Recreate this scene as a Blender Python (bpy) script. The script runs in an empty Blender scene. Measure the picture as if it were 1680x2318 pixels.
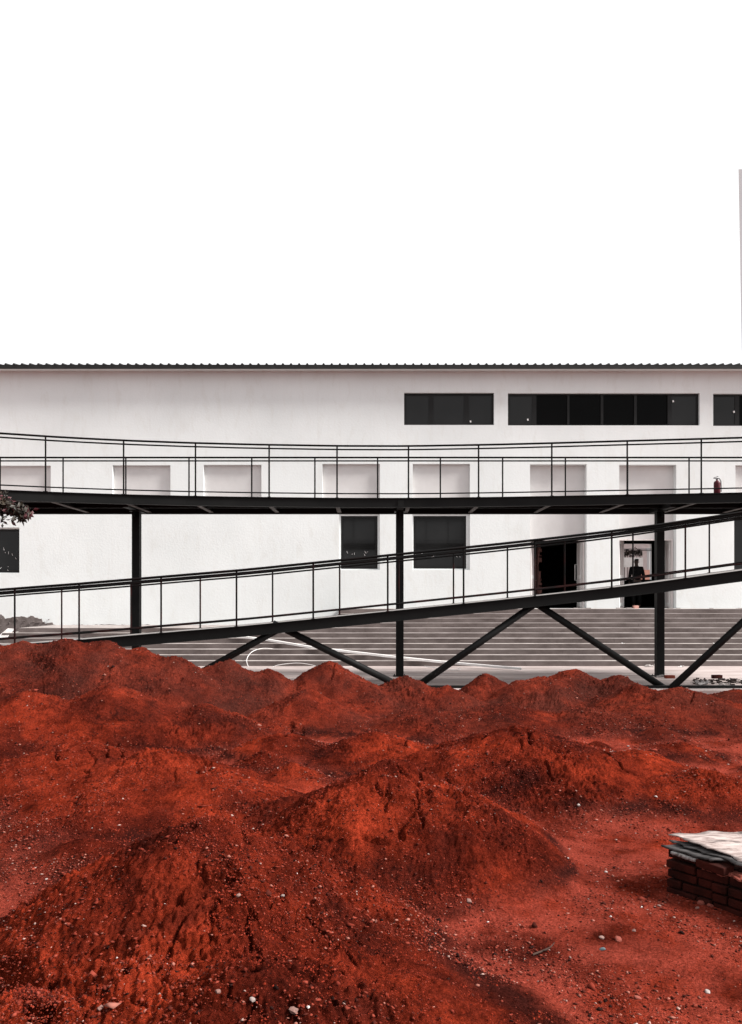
import bpy, math, random
import numpy as np
from mathutils import Vector, Matrix

random.seed(7)
rng = np.random.default_rng(7)
SC = bpy.context.scene
COL = SC.collection
R = math.radians

# ------------------------------------------------------------------ camera, sky, sun, exposure
EYE = 1.95
F, CX, HY = 1700.0, 840.0, 1350.0          # focal length, centre column and horizon row measured on the photograph
cam_d = bpy.data.cameras.new("camera")
cam = bpy.data.objects.new("camera", cam_d)
COL.objects.link(cam)
cam.location = (0, 0, EYE)
cam.rotation_euler = (R(90), 0, 0)
cam_d.sensor_width = 36.0
cam_d.lens = F / 2318.0 * 36.0
cam_d.shift_y = (HY - 1159.0) / 2318.0
cam_d.clip_start = 0.05
cam_d.clip_end = 2000
SC.camera = cam

SUN_EL, SUN_AZ = 40.0, 101.0               # azimuth clockwise from +Y (from the right, along the facade)
world = bpy.data.worlds.new("World")
SC.world = world
world.use_nodes = True
wn, wl = world.node_tree.nodes, world.node_tree.links
for n in list(wn):
    wn.remove(n)
w_out = wn.new("ShaderNodeOutputWorld")
w_bg = wn.new("ShaderNodeBackground")
w_sky = wn.new("ShaderNodeTexSky")
w_sky.sky_type = 'NISHITA'
w_sky.sun_disc = False
w_sky.sun_elevation = R(SUN_EL)
w_sky.sun_rotation = R(SUN_AZ)
w_sky.dust_density = 4.0
w_hsv = wn.new("ShaderNodeHueSaturation")
w_hsv.inputs["Saturation"].default_value = 0.0
w_mix = wn.new("ShaderNodeMix")
w_mix.data_type = 'RGBA'
w_mix.inputs["Factor"].default_value = 0.8     # an even white cloud layer over the sky
w_mix.inputs["B"].default_value = (9.0, 9.0, 9.1, 1)
wl.new(w_sky.outputs[0], w_hsv.inputs["Color"])
wl.new(w_hsv.outputs[0], w_mix.inputs["A"])
wl.new(w_mix.outputs["Result"], w_bg.inputs["Color"])
w_bg.inputs["Strength"].default_value = 0.072
wl.new(w_bg.outputs[0], w_out.inputs["Surface"])

sun_d = bpy.data.lights.new("sun", 'SUN')
sun_d.energy = 5.0
sun_d.angle = R(17)
sun_d.color = (1.0, 0.97, 0.93)
sun = bpy.data.objects.new("sun", sun_d)
COL.objects.link(sun)
sd = Vector((math.sin(R(SUN_AZ)) * math.cos(R(SUN_EL)), math.cos(R(SUN_AZ)) * math.cos(R(SUN_EL)), math.sin(R(SUN_EL))))
sun.rotation_euler = sd.to_track_quat('Z', 'Y').to_euler()
sun.location = (20, -20, 40)

SC.view_settings.view_transform = 'Standard'
SC.view_settings.look = 'None'
SC.view_settings.gamma = 1.0
SC.view_settings.exposure = 1.0


# ------------------------------------------------------------------ helpers
def at(px, py, d):
    """a point of the photograph at depth d, as a point of the place"""
    return Vector(((px - CX) / F * d, d, EYE + (HY - py) / F * d))


def link(o, parent=None):
    COL.objects.link(o)
    if parent is not None:
        o.parent = parent
    return o


def tag(o, label=None, cat=None, group=None, kind=None):
    if label:
        o["label"] = label
    if cat:
        o["category"] = cat
    if group:
        o["group"] = group
    if kind:
        o["kind"] = kind
    return o


def thing(name, label, cat, loc=(0, 0, 0), group=None, rz=0.0):
    o = bpy.data.objects.new(name, None)
    o.empty_display_size = 0.1
    o.location = loc
    o.rotation_euler = (0, 0, rz)
    link(o)
    return tag(o, label, cat, group)


def new_obj(name, mesh, parent=None, loc=None):
    o = bpy.data.objects.new(name, mesh)
    link(o, parent)
    if loc is not None:
        o.location = loc
    return o


class MB:
    """collects faces for one mesh"""
    def __init__(self):
        self.v, self.f, self.m = [], [], []

    def face(self, pts, mi=0):
        n = len(self.v)
        self.v += [tuple(p) for p in pts]
        self.f.append(tuple(range(n, n + len(pts))))
        self.m.append(mi)

    def box(self, a, b, mi=0, skip=""):
        x0, y0, z0 = a
        x1, y1, z1 = b
        n = len(self.v)
        self.v += [(x0, y0, z0), (x1, y0, z0), (x1, y1, z0), (x0, y1, z0), (x0, y0, z1), (x1, y0, z1), (x1, y1, z1), (x0, y1, z1)]
        fs = {'b': (3, 2, 1, 0), 't': (4, 5, 6, 7), 'f': (0, 1, 5, 4), 'k': (2, 3, 7, 6), 'r': (1, 2, 6, 5), 'l': (3, 0, 4, 7)}
        for k, f in fs.items():
            if k not in skip:
                self.f.append(tuple(i + n for i in f))
                self.m.append(mi)

    def obox(self, c, ax, ay, az, mi=0):
        """box round c with half-axis vectors"""
        c, ax, ay, az = Vector(c), Vector(ax), Vector(ay), Vector(az)
        n = len(self.v)
        for sz in (-1, 1):
            for sx, sy in ((-1, -1), (1, -1), (1, 1), (-1, 1)):
                self.v.append(tuple(c + ax * sx + ay * sy + az * sz))
        for f in ((3, 2, 1, 0), (4, 5, 6, 7), (0, 1, 5, 4), (2, 3, 7, 6), (1, 2, 6, 5), (3, 0, 4, 7)):
            self.f.append(tuple(i + n for i in f))
            self.m.append(mi)

    def tube(self, pts, r, seg=8, mi=0, caps=True):
        pts = [Vector(p) for p in pts]
        rs = r if isinstance(r, (list, tuple)) else [r] * len(pts)
        n0 = len(self.v)
        prev_u = None
        for i, p in enumerate(pts):
            t = (pts[min(i + 1, len(pts) - 1)] - pts[max(i - 1, 0)]).normalized()
            if prev_u is None:
                u = t.cross(Vector((0, 0, 1)))
                if u.length < 1e-3:
                    u = t.cross(Vector((1, 0, 0)))
            else:
                u = prev_u - t * prev_u.dot(t)
            u.normalize()
            w = t.cross(u)
            prev_u = u
            for k in range(seg):
                a = 2 * math.pi * k / seg
                self.v.append(tuple(p + (u * math.cos(a) + w * math.sin(a)) * rs[i]))
        for i in range(len(pts) - 1):
            for k in range(seg):
                a, b = n0 + i * seg + k, n0 + i * seg + (k + 1) % seg
                self.f.append((a, b, b + seg, a + seg))
                self.m.append(mi)
        if caps:
            self.f.append(tuple(n0 + k for k in reversed(range(seg))))
            self.m.append(mi)
            e = n0 + (len(pts) - 1) * seg
            self.f.append(tuple(e + k for k in range(seg)))
            self.m.append(mi)

    def strip(self, prof_a, prof_b, mi=0, closed=True):
        """quads between consecutive cross sections; prof_a = list of sections"""
        pass

    def loft(self, sections, mi=0, closed=True, caps=True):
        n0 = len(self.v)
        k = len(sections[0])
        for s in sections:
            self.v += [tuple(p) for p in s]
        rng_k = range(k if closed else k - 1)
        for i in range(len(sections) - 1):
            for j in rng_k:
                a, b = n0 + i * k + j, n0 + i * k + (j + 1) % k
                self.f.append((a, b, b + k, a + k))
                self.m.append(mi)
        if caps and closed:
            self.f.append(tuple(n0 + j for j in reversed(range(k))))
            self.f.append(tuple(n0 + (len(sections) - 1) * k + j for j in range(k)))
            self.m += [mi, mi]

    def build(self, name, mats, parent=None, origin=(0, 0, 0), loc=None, smooth=False, bevel=0.0, fix=True):
        me = bpy.data.meshes.new(name)
        ox, oy, oz = origin
        me.from_pydata([(x - ox, y - oy, z - oz) for x, y, z in self.v], [], self.f)
        for m in (mats if isinstance(mats, (list, tuple)) else [mats]):
            me.materials.append(m)
        me.polygons.foreach_set("material_index", self.m)
        if fix:
            import bmesh
            bm = bmesh.new()
            bm.from_mesh(me)
            bmesh.ops.recalc_face_normals(bm, faces=bm.faces)
            bm.to_mesh(me)
            bm.free()
        if smooth:
            me.polygons.foreach_set("use_smooth", [True] * len(me.polygons))
        me.update()
        o = new_obj(name, me, parent, loc)
        if bevel:
            b = o.modifiers.new("bevel", 'BEVEL')
            b.width = bevel
            b.segments = 2
            b.limit_method = 'ANGLE'
        return o


# ------------------------------------------------------------------ materials
class NT:
    def __init__(self, name, rough=0.8, spec=0.3, metallic=0.0):
        self.mat = bpy.data.materials.new(name)
        self.mat.use_nodes = True
        self.t = self.mat.node_tree
        self.p = self.t.nodes["Principled BSDF"]
        self.p.inputs["Roughness"].default_value = rough
        self.p.inputs["Specular IOR Level"].default_value = spec
        self.p.inputs["Metallic"].default_value = metallic

    def n(self, typ, **kw):
        nd = self.t.nodes.new(typ)
        for k, v in kw.items():
            setattr(nd, k, v)
        return nd

    def l(self, a, b):
        self.t.links.new(a, b)

    def coords(self, scale=(1, 1, 1)):
        g = self.n("ShaderNodeNewGeometry")
        mp = self.n("ShaderNodeMapping")
        mp.inputs["Scale"].default_value = scale
        self.l(g.outputs["Position"], mp.inputs["Vector"])
        return mp.outputs[0]

    def noise(self, scale, detail=4, rough=0.55, vec=None, dist=0.0):
        nd = self.n("ShaderNodeTexNoise")
        nd.inputs["Scale"].default_value = scale
        nd.inputs["Detail"].default_value = detail
        nd.inputs["Roughness"].default_value = rough
        nd.inputs["Distortion"].default_value = dist
        if vec is None:
            vec = self.coords()
        self.l(vec, nd.inputs["Vector"])
        return nd.outputs["Fac"]

    def ramp(self, fac, stops):
        nd = self.n("ShaderNodeValToRGB")
        el = nd.color_ramp.elements
        while len(el) < len(stops):
            el.new(0.5)
        for e, (p, c) in zip(el, stops):
            e.position = p
            e.color = c if len(c) == 4 else (*c, 1)
        self.l(fac, nd.inputs["Fac"])
        return nd.outputs["Color"]

    def mix(self, fac, a, b, mode='MIX'):
        nd = self.n("ShaderNodeMix", data_type='RGBA', blend_type=mode)
        for sock, v in (("Factor", fac), ("A", a), ("B", b)):
            s = nd.inputs[sock] if sock != "Factor" else nd.inputs[0]
            if isinstance(v, (int, float)):
                s.default_value = v
            elif isinstance(v, tuple):
                s.default_value = v if len(v) == 4 else (*v, 1)
            else:
                self.l(v, s)
        return nd.outputs["Result"]

    def math(self, op, a, b=None, clamp=False):
        nd = self.n("ShaderNodeMath", operation=op, use_clamp=clamp)
        for i, v in enumerate((a, b)):
            if v is None:
                continue
            if isinstance(v, (int, float)):
                nd.inputs[i].default_value = v
            else:
                self.l(v, nd.inputs[i])
        return nd.outputs[0]

    def color(self, c):
        s = self.p.inputs["Base Color"]
        if isinstance(c, tuple):
            s.default_value = c if len(c) == 4 else (*c, 1)
        else:
            self.l(c, s)
        return self

    def bump(self, h, strength=0.3, dist=0.01, prev=None):
        nd = self.n("ShaderNodeBump")
        nd.inputs["Strength"].default_value = strength
        nd.inputs["Distance"].default_value = dist
        self.l(h, nd.inputs["Height"])
        if prev is not None:
            self.l(prev, nd.inputs["Normal"])
        self.l(nd.outputs[0], self.p.inputs["Normal"])
        return nd.outputs[0]


def m_noisy(name, c0, c1, scale=6, rough=0.8, spec=0.3, bump=0.0, vs=(1, 1, 1), bscale=60, lo=0.3, hi=0.7):
    t = NT(name, rough, spec)
    v = t.coords(vs)
    t.color(t.ramp(t.noise(scale, 5, 0.6, v), [(lo, c0), (hi, c1)]))
    if bump:
        t.bump(t.noise(bscale, 4, 0.6), bump, 0.01)
    return t.mat


def make_plaster():
    t = NT("plaster", 0.9, 0.2)
    big = t.noise(0.35, 4, 0.6)
    col = t.ramp(big, [(0.3, (0.65, 0.672, 0.67)), (0.7, (0.73, 0.752, 0.75))])
    v = t.coords((1.4, 1, 0.5))
    blot = t.ramp(t.noise(2.2, 6, 0.7, v, 0.6), [(0.52, (0, 0, 0)), (0.72, (1, 1, 1))])
    col = t.mix(t.math('MULTIPLY', blot, 0.3), col, (0.54, 0.52, 0.475))
    streak = t.noise(3.0, 4, 0.7, t.coords((3.0, 1, 0.12)))
    st = t.ramp(streak, [(0.56, (0, 0, 0)), (0.8, (1, 1, 1))])
    col = t.mix(t.math('MULTIPLY', st, 0.22), col, (0.55, 0.53, 0.52))
    t.color(col)
    t.bump(t.noise(14, 5, 0.65), 0.25, 0.02)
    return t.mat


def make_steel():
    t = NT("dark_steel", 0.6, 0.15)
    n = t.noise(1.7, 5, 0.6)
    t.color(t.ramp(n, [(0.3, (0.003, 0.0032, 0.0032)), (0.7, (0.0065, 0.0065, 0.0063))]))
    t.bump(t.noise(25, 3, 0.5), 0.05, 0.005)
    return t.mat


def make_rail():
    t = NT("rail_paint", 0.7, 0.1)
    n = t.noise(2.6, 3, 0.5)
    t.color(t.ramp(n, [(0.45, (0.003, 0.0026, 0.0026)), (0.62, (0.016, 0.0026, 0.0023))]))
    return t.mat


def make_rail_dark():
    t = NT("rail_black_paint", 0.7, 0.1)
    n = t.noise(2.1, 3, 0.5)
    t.color(t.ramp(n, [(0.5, (0.0022, 0.0021, 0.0021)), (0.75, (0.006, 0.0024, 0.0023))]))
    return t.mat


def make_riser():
    t = NT("stained_shaded_riser", 0.9, 0.2)
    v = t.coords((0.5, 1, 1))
    col = t.ramp(t.noise(2.5, 6, 0.65, v), [(0.3, (0.08, 0.062, 0.058)), (0.7, (0.175, 0.145, 0.138))])  # riser base darker than the treads: riser shade put into the colour
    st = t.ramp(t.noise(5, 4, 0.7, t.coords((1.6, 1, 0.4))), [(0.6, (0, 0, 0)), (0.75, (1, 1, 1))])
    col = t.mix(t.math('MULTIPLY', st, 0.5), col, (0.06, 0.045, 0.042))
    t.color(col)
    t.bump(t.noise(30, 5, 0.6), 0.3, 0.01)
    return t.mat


def make_dirt(name):
    t = NT(name, 1.0, 0.0)
    at_d = t.n("ShaderNodeAttribute", attribute_name="dust")
    dust = at_d.outputs["Fac"]
    big = t.noise(0.9, 5, 0.6)
    mid = t.noise(7, 5, 0.65)
    col = t.ramp(big, [(0.34, (0.032, 0.0062, 0.0045)), (0.49, (0.112, 0.0138, 0.0068)), (0.64, (0.25, 0.029, 0.0118))])
    damp = t.ramp(t.noise(1.6, 6, 0.7, None, 0.5), [(0.5, (0, 0, 0)), (0.66, (1, 1, 1))])
    col = t.mix(t.math('MULTIPLY', damp, 0.5), col, (0.028, 0.0075, 0.006))
    grain = t.ramp(mid, [(0.3, (0.3, 0.3, 0.3)), (0.7, (1.5, 1.5, 1.5))])
    col = t.mix(0.8, col, grain, 'MULTIPLY')
    # older, greyer earth in the far rows
    old = t.n("ShaderNodeAttribute", attribute_name="weathered").outputs["Fac"]
    of = t.math('MULTIPLY', old, t.ramp(t.noise(0.7, 4, 0.6), [(0.35, (0.35, 0.35, 0.35)), (0.6, (1, 1, 1))]))
    col = t.mix(t.math('MULTIPLY', of, 0.7), col, t.mix(mid, (0.045, 0.014, 0.0105), (0.105, 0.03, 0.0215)))
    # compacted pale dust on the trodden flats
    dn = t.noise(2.2, 5, 0.65)
    df = t.math('MULTIPLY', dust, t.ramp(dn, [(0.38, (0.05, 0.05, 0.05)), (0.58, (1, 1, 1))]))
    col = t.mix(t.math('MULTIPLY', df, 0.85), col, (0.30, 0.052, 0.033))
    toe = t.n("ShaderNodeAttribute", attribute_name="toe").outputs["Fac"]
    tf = t.math('MULTIPLY', toe, t.ramp(t.noise(5, 5, 0.7), [(0.33, (0, 0, 0)), (0.5, (1, 1, 1))]))
    col = t.mix(t.math('MULTIPLY', tf, 0.92), col, (0.02, 0.0065, 0.0055))
    fine = t.ramp(t.noise(70, 3, 0.7), [(0.3, (0.3, 0.3, 0.3)), (0.7, (1.6, 1.6, 1.6))])
    col = t.mix(0.75, col, fine, 'MULTIPLY')
    # scattered clusters of dark clods and humus
    cl = t.ramp(t.noise(17, 5, 0.75, None, 0.4), [(0.52, (0, 0, 0)), (0.6, (1, 1, 1))])
    cm_ = t.ramp(t.noise(1.3, 4, 0.7), [(0.42, (0.1, 0.1, 0.1)), (0.6, (1, 1, 1))])
    cf = t.math('MULTIPLY', t.math('MULTIPLY', cl, cm_), t.math('SUBTRACT', 1.0, t.math('MULTIPLY', dust, 0.7)))
    col = t.mix(t.math('MULTIPLY', cf, 0.75), col, (0.017, 0.0046, 0.0036))
    t.color(col)
    b1 = t.bump(t.noise(22, 6, 0.75), 1.0, 0.05)
    t.bump(t.noise(95, 4, 0.75), 1.0, 0.014, b1)
    return t.mat


def make_gravel():
    t = NT("gravel_stone", 1.0, 0.03)
    a = t.n("ShaderNodeAttribute", attribute_name="tint")
    t.color(a.outputs["Color"])
    return t.mat


def make_glass(name, c, spec):
    t = NT(name, 0.06, spec)
    t.color(t.ramp(t.noise(1.1, 2, 0.5), [(0.35, c), (0.65, tuple(x * 1.25 for x in c))]))
    return t.mat


def make_brick(name, c0, c1):
    return m_noisy(name, c0, c1, 9, 0.95, 0.1, 0.4)


def make_sheet(name, c0, c1, dark):
    t = NT(name, 0.8, 0.25)
    v = t.coords((2.0, 9.0, 1))
    col = t.ramp(t.noise(3, 6, 0.7, v, 0.4), [(0.32, c0), (0.6, c1)])
    w = t.ramp(t.noise(5, 5, 0.65, t.coords((0.6, 2.5, 1))), [(0.53, (0, 0, 0)), (0.62, (1, 1, 1))])
    col = t.mix(t.math('MULTIPLY', w, 0.85), col, dark)
    t.color(col)
    t.bump(t.noise(10, 5, 0.6, v), 0.5, 0.01)
    return t.mat


M = dict(
    plaster=make_plaster(), rubble=m_noisy('dark_rubble', (0.012, 0.009, 0.008), (0.06, 0.045, 0.04), 9, 0.95, 0.1),
    recess=m_noisy('recess_shaded_plaster', (0.55, 0.535, 0.53), (0.62, 0.605, 0.60), 1.5, 0.9, 0.1, 0.2, bscale=20),  # recess backs darker than the wall: niche shade put into the colour
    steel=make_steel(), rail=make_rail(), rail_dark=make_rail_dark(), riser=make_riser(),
    dirt=make_dirt("red_dirt"), gravel=make_gravel(),
    tread=m_noisy("sky_lit_tread", (0.15, 0.128, 0.12), (0.35, 0.315, 0.305), 2.0, 0.9, 0.2, 0.1),  # treads paler than risers: sky light on them put into the colour
    plaza=m_noisy("dusty_paving", (0.22, 0.175, 0.165), (0.42, 0.36, 0.345), 1.2, 0.9, 0.2, 0.2, (0.5, 3.0, 1)),
    deck=m_noisy("deck_concrete", (0.16, 0.145, 0.14), (0.25, 0.235, 0.23), 3, 0.9, 0.2, 0.2),
    joist=m_noisy("pale_flange", (0.04, 0.037, 0.035), (0.16, 0.15, 0.145), 4, 0.7, 0.3, 0, (1, 1, 1)),  # bottom flanges paler than the rest of the joist
    roof=m_noisy("roof_sheet", (0.010, 0.010, 0.010), (0.02, 0.02, 0.02), 3, 0.6, 0.2),
    glass_dark=make_glass("dark_glass", (0.002, 0.002, 0.002), 0.04),
    glass_grey=make_glass("grey_glass", (0.0105, 0.0105, 0.0105), 0.2),
    frame=m_noisy("dark_frame", (0.006, 0.006, 0.006), (0.011, 0.011, 0.011), 3, 0.5, 0.2),
    interior=m_noisy("unlit_interior", (0.010, 0.010, 0.010), (0.02, 0.019, 0.019), 1.0, 0.95, 0.05),
    door=m_noisy("door_paint", (0.52, 0.46, 0.45), (0.72, 0.68, 0.67), 4, 0.6, 0.3, 0, (6, 6, 0.4)),
    door_old=m_noisy("door_rough_edge", (0.02, 0.008, 0.006), (0.09, 0.035, 0.03), 7, 0.8, 0.2, 0.3, (4, 4, 0.6)),
    white=m_noisy("white_paint", (0.7, 0.68, 0.67), (0.8, 0.79, 0.78), 6, 0.6, 0.3),
    bare=m_noisy("bare_cement", (0.085, 0.069, 0.065), (0.19, 0.162, 0.155), 4, 0.95, 0.1, 0.6, (1, 1, 1), 20),
    grey_wall=m_noisy("grey_render", (0.44, 0.44, 0.45), (0.48, 0.48, 0.49), 0.4, 0.9, 0.1, 0.1),
    brick=make_brick("red_brick", (0.10, 0.022, 0.014), (0.19, 0.045, 0.028)),
    brick_pale=make_brick("pale_brick", (0.32, 0.14, 0.11), (0.5, 0.3, 0.26)),
    brick_dark=make_brick("shadowed_brick", (0.007, 0.0019, 0.0013), (0.04, 0.0068, 0.0042)),  # shadow over the chamber painted into the near-black brick colour
    mortar=m_noisy("old_mortar", (0.003, 0.0015, 0.0012), (0.009, 0.004, 0.003), 9, 0.95, 0.1, 0.5),
    sheet=make_sheet("weathered_sheet", (0.11, 0.07, 0.062), (0.36, 0.30, 0.28), (0.022, 0.011, 0.0095)),
    sheet_dark=make_sheet("tarred_sheet", (0.012, 0.010, 0.010), (0.055, 0.05, 0.05), (0.006, 0.005, 0.005)),
    plank=make_sheet("grey_plank", (0.10, 0.09, 0.088), (0.3, 0.28, 0.275), (0.03, 0.02, 0.018)),
    plastic=m_noisy("pale_plastic", (0.6, 0.57, 0.56), (0.75, 0.73, 0.72), 5, 0.5, 0.3),
    tin=m_noisy("pale_tin", (0.24, 0.22, 0.215), (0.36, 0.34, 0.335), 3, 0.5, 0.4, 0, (4, 4, 1)),
    red_tank=m_noisy("extinguisher_red", (0.055, 0.003, 0.0075), (0.07, 0.004, 0.0095), 5, 0.45, 0.2),
    black=m_noisy("black_rubber", (0.006, 0.005, 0.006), (0.012, 0.010, 0.011), 5, 0.6, 0.3),
    skin=m_noisy("skin", (0.02, 0.011, 0.008), (0.03, 0.016, 0.012), 8, 0.6, 0.3),  # skin darkened: the backlit silhouette is put into its colour
    cloth=m_noisy("dark_cloth", (0.003, 0.003, 0.0033), (0.006, 0.006, 0.0063), 12, 0.95, 0.05, 0.2),  # near-black cloth, backlit silhouette put into the colour as well
    hair=m_noisy("hair", (0.004, 0.003, 0.003), (0.008, 0.006, 0.006), 40, 0.7, 0.2, 0.3),
    leaf=m_noisy("leaf", (0.012, 0.010, 0.007), (0.04, 0.03, 0.02), 6, 0.5, 0.35),
    leaf_red=m_noisy("young_red_leaf", (0.03, 0.004, 0.006), (0.07, 0.012, 0.016), 6, 0.5, 0.35),
    bark=m_noisy("bark", (0.03, 0.018, 0.014), (0.08, 0.05, 0.04), 9, 0.95, 0.1, 0.6),
    terracotta=m_noisy("terracotta", (0.42, 0.2, 0.16), (0.5, 0.26, 0.2), 4, 0.9, 0.1),
    pink_wall=m_noisy("pink_tile", (0.6, 0.5, 0.49), (0.7, 0.61, 0.6), 5, 0.9, 0.1),
    blue_stone=m_noisy("slate", (0.05, 0.075, 0.085), (0.10, 0.13, 0.14), 9, 0.8, 0.3, 0.4),
    stone_pale=m_noisy("pale_stone", (0.12, 0.06, 0.05), (0.22, 0.135, 0.115), 9, 0.9, 0.2, 0.4),
    stone_white=m_noisy("white_stone", (0.17, 0.125, 0.11), (0.3, 0.25, 0.235), 9, 0.8, 0.2, 0.3),
    stone_red=m_noisy("red_stone", (0.12, 0.028, 0.019), (0.22, 0.065, 0.048), 9, 0.9, 0.1, 0.5),
)

# ------------------------------------------------------------------ ground and paving (the setting)
def noise2(x, y, seed=0):
    xi = np.floor(x).astype(np.int64)
    yi = np.floor(y).astype(np.int64)
    fx, fy = x - xi, y - yi
    u = fx * fx * fx * (fx * (fx * 6 - 15) + 10)
    v = fy * fy * fy * (fy * (fy * 6 - 15) + 10)

    def h(a, b):
        n = (a * 374761393 + b * 668265263 + seed * 1442695041) & 0xFFFFFFFF
        n = ((n ^ (n >> 13)) * 1274126177) & 0xFFFFFFFF
        n = (n ^ (n >> 16)) & 0xFFFFFFFF
        ang = n.astype(np.float64) / 0xFFFFFFFF * 2 * np.pi
        return np.cos(ang), np.sin(ang)

    def g(a, b, dx, dy):
        c, s = h(a, b)
        return c * dx + s * dy
    n00, n10 = g(xi, yi, fx, fy), g(xi + 1, yi, fx - 1, fy)
    n01, n11 = g(xi, yi + 1, fx, fy - 1), g(xi + 1, yi + 1, fx - 1, fy - 1)
    return ((n00 * (1 - u) + n10 * u) * (1 - v) + (n01 * (1 - u) + n11 * u) * v) * 1.5


def fbm(x, y, octv, seed=0, gain=0.5):
    s, a, tot = 0.0, 1.0, 0.0
    for i in range(octv):
        s = s + a * noise2(x * 2 ** i + i * 17.3, y * 2 ** i - i * 9.1, seed + i)
        tot += a
        a *= gain
    return s / tot


MOUNDS = []        # x, y, height, radius


def mound(px, py, d, rad, grow=1.0):
    p = at(px, py, d)
    MOUNDS.append((p.x, p.y, p.z * grow * 1.06 + 0.01, rad))


for a in [
    (458, 1858, 4.15, 1.56), (600, 2105, 3.6, 1.25), (720, 2140, 3.6, 1.1), (900, 2225, 3.3, 0.95), (450, 2260, 2.95, 1.1), (610, 2170, 3.15, 1.15), (300, 2140, 3.35, 0.95), (40, 2235, 2.9, 0.75),      # front mound
    (895, 1720, 5.9, 1.66), (1050, 1788, 5.6, 1.05),                                                       # middle mound
    (350, 1696, 7.2, 1.78), (490, 1748, 6.8, 1.3), (165, 1682, 8.0, 1.7), (630, 1800, 6.4, 0.9),          # left mound
    (1186, 1640, 8.2, 2.1), (1255, 1722, 7.6, 1.25), (1310, 1745, 7.6, 0.8), (1010, 1690, 8.3, 1.2),                               # right of middle
    (1600, 1735, 7.3, 1.1), (1440, 1692, 8.2, 1.0),
    (1535, 1553, 12.0, 1.7), (1668, 1553, 13.6, 1.1),
    (1290, 1510, 14.0, 1.5), (1400, 1522, 13.6, 1.2), (1230, 1530, 13.4, 1.3), (1100, 1515, 14.2, 0.95), (1180, 1540, 13.4, 1.0), (1010, 1548, 13.0, 1.0), (830, 1545, 12.8, 1.1), (1440, 1545, 12.6, 1.2), (690, 1560, 11.6, 1.2), (1330, 1600, 11.4, 1.2), (1130, 1590, 11.6, 1.6),
    (912, 1530, 13.2, 1.25), (745, 1497, 13.0, 1.35), (960, 1600, 11.0, 1.4), (640, 1655, 9.3, 1.0), (850, 1655, 9.0, 1.3),
    (60, 1458, 12.5, 2.5), (150, 1454, 12.4, 2.2), (235, 1457, 12.5, 2.0), (320, 1470, 12.5, 1.8), (-50, 1456, 12.5, 2.4), (400, 1490, 12.5, 1.7), (520, 1495, 12.8, 1.5), (610, 1515, 12.8, 1.2), (-160, 1450, 12.5, 2.6),
    (255, 1548, 10.2, 1.9), (70, 1562, 10.0, 1.8), (470, 1592, 10.4, 1.4), (-170, 1600, 9.0, 1.8),
    (1850, 1600, 10.5, 1.6), (1900, 1700, 8.0, 1.3),
]:
    mound(*a)

mr = random.Random(31)
for _ in range(70):                              # smaller tippings between the big heaps
    Yq = mr.uniform(5.0, 14.6)
    Xq = mr.uniform(-0.62, 0.62) * (Yq + 1)
    if Xq > 0.9 and Yq < 7.2:
        continue
    MOUNDS.append((Xq, Yq, mr.uniform(0.1, 0.3) * min(1, 0.55 + Yq / 20), mr.uniform(0.45, 0.95)))


def base_height(X, Y, raw=False):
    wx = X + 0.13 * fbm(X * 0.9, Y * 0.9, 3, 11) + 0.08 * fbm(X * 3, Y * 3, 2, 15)
    wy = Y + 0.13 * fbm(X * 0.9, Y * 0.9, 3, 12) + 0.08 * fbm(X * 3, Y * 3, 2, 16)
    acc = np.zeros_like(X)
    e = 0.0025
    for (mx, my, h, r) in MOUNDS:
        r = r * (0.98 if my > 11.2 else 0.88 if my > 8.6 else 0.84 if my > 4.9 else 0.93)
        t2 = ((wx - mx) ** 2 + (wy - my) ** 2) / r ** 2
        g = (math.sqrt(1 + e) - np.sqrt(t2 + e)) / (math.sqrt(1 + e) - math.sqrt(e))
        g = 0.5 * (g + np.sqrt(g * g + 0.0012))
        g = np.where(t2 > 4, 0, g) * h
        acc += g ** 9
    hm = acc ** (1 / 9)
    return hm


def height(X, Y):
    hm = base_height(X, Y)
    slope = np.clip(hm / 0.25, 0, 1)
    rough = np.clip(0.35 + 1.3 * fbm(X * 0.8, Y * 0.8, 3, 31), 0.1, 1.4)
    z = hm - 0.05 + 0.03 * fbm(X * 0.7, Y * 0.7, 3, 21)
    z += slope * 0.045 * fbm(X * 2.1, Y * 2.1, 4, 22)
    z += (0.25 + slope) * rough * 0.045 * fbm(X * 7, Y * 7, 4, 23, 0.6)
    # clods: small billows
    z += (0.2 + slope) * rough * 0.036 * (np.abs(fbm(X * 16, Y * 16, 2, 24, 0.6)) * 2 - 0.4)
    z += (0.3 + 0.7 * slope) * (0.008 * fbm(X * 42, Y * 42, 1, 25, 0.7) + 0.008 * np.clip(fbm(X * 24, Y * 24, 2, 26), 0.12, 1))
    z -= 0.10 * np.clip((Y - 13.2) / 1.6, 0, 1)
    return z, hm


def ground_hit(px, py):
    """where the sight line through a pixel meets the dirt"""
    d = np.linspace(2.0, 15.5, 1400)
    X = (px - CX) / F * d
    zr = EYE + (HY - py) / F * d
    z, _ = height(X, d)
    hit = z >= zr
    i = np.argmax(hit)
    if not hit.any():                           # the sight line clears every crest: take the nearest miss
        i = np.argmin(zr - z)
    return float(X[i]), float(d[i])


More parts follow.
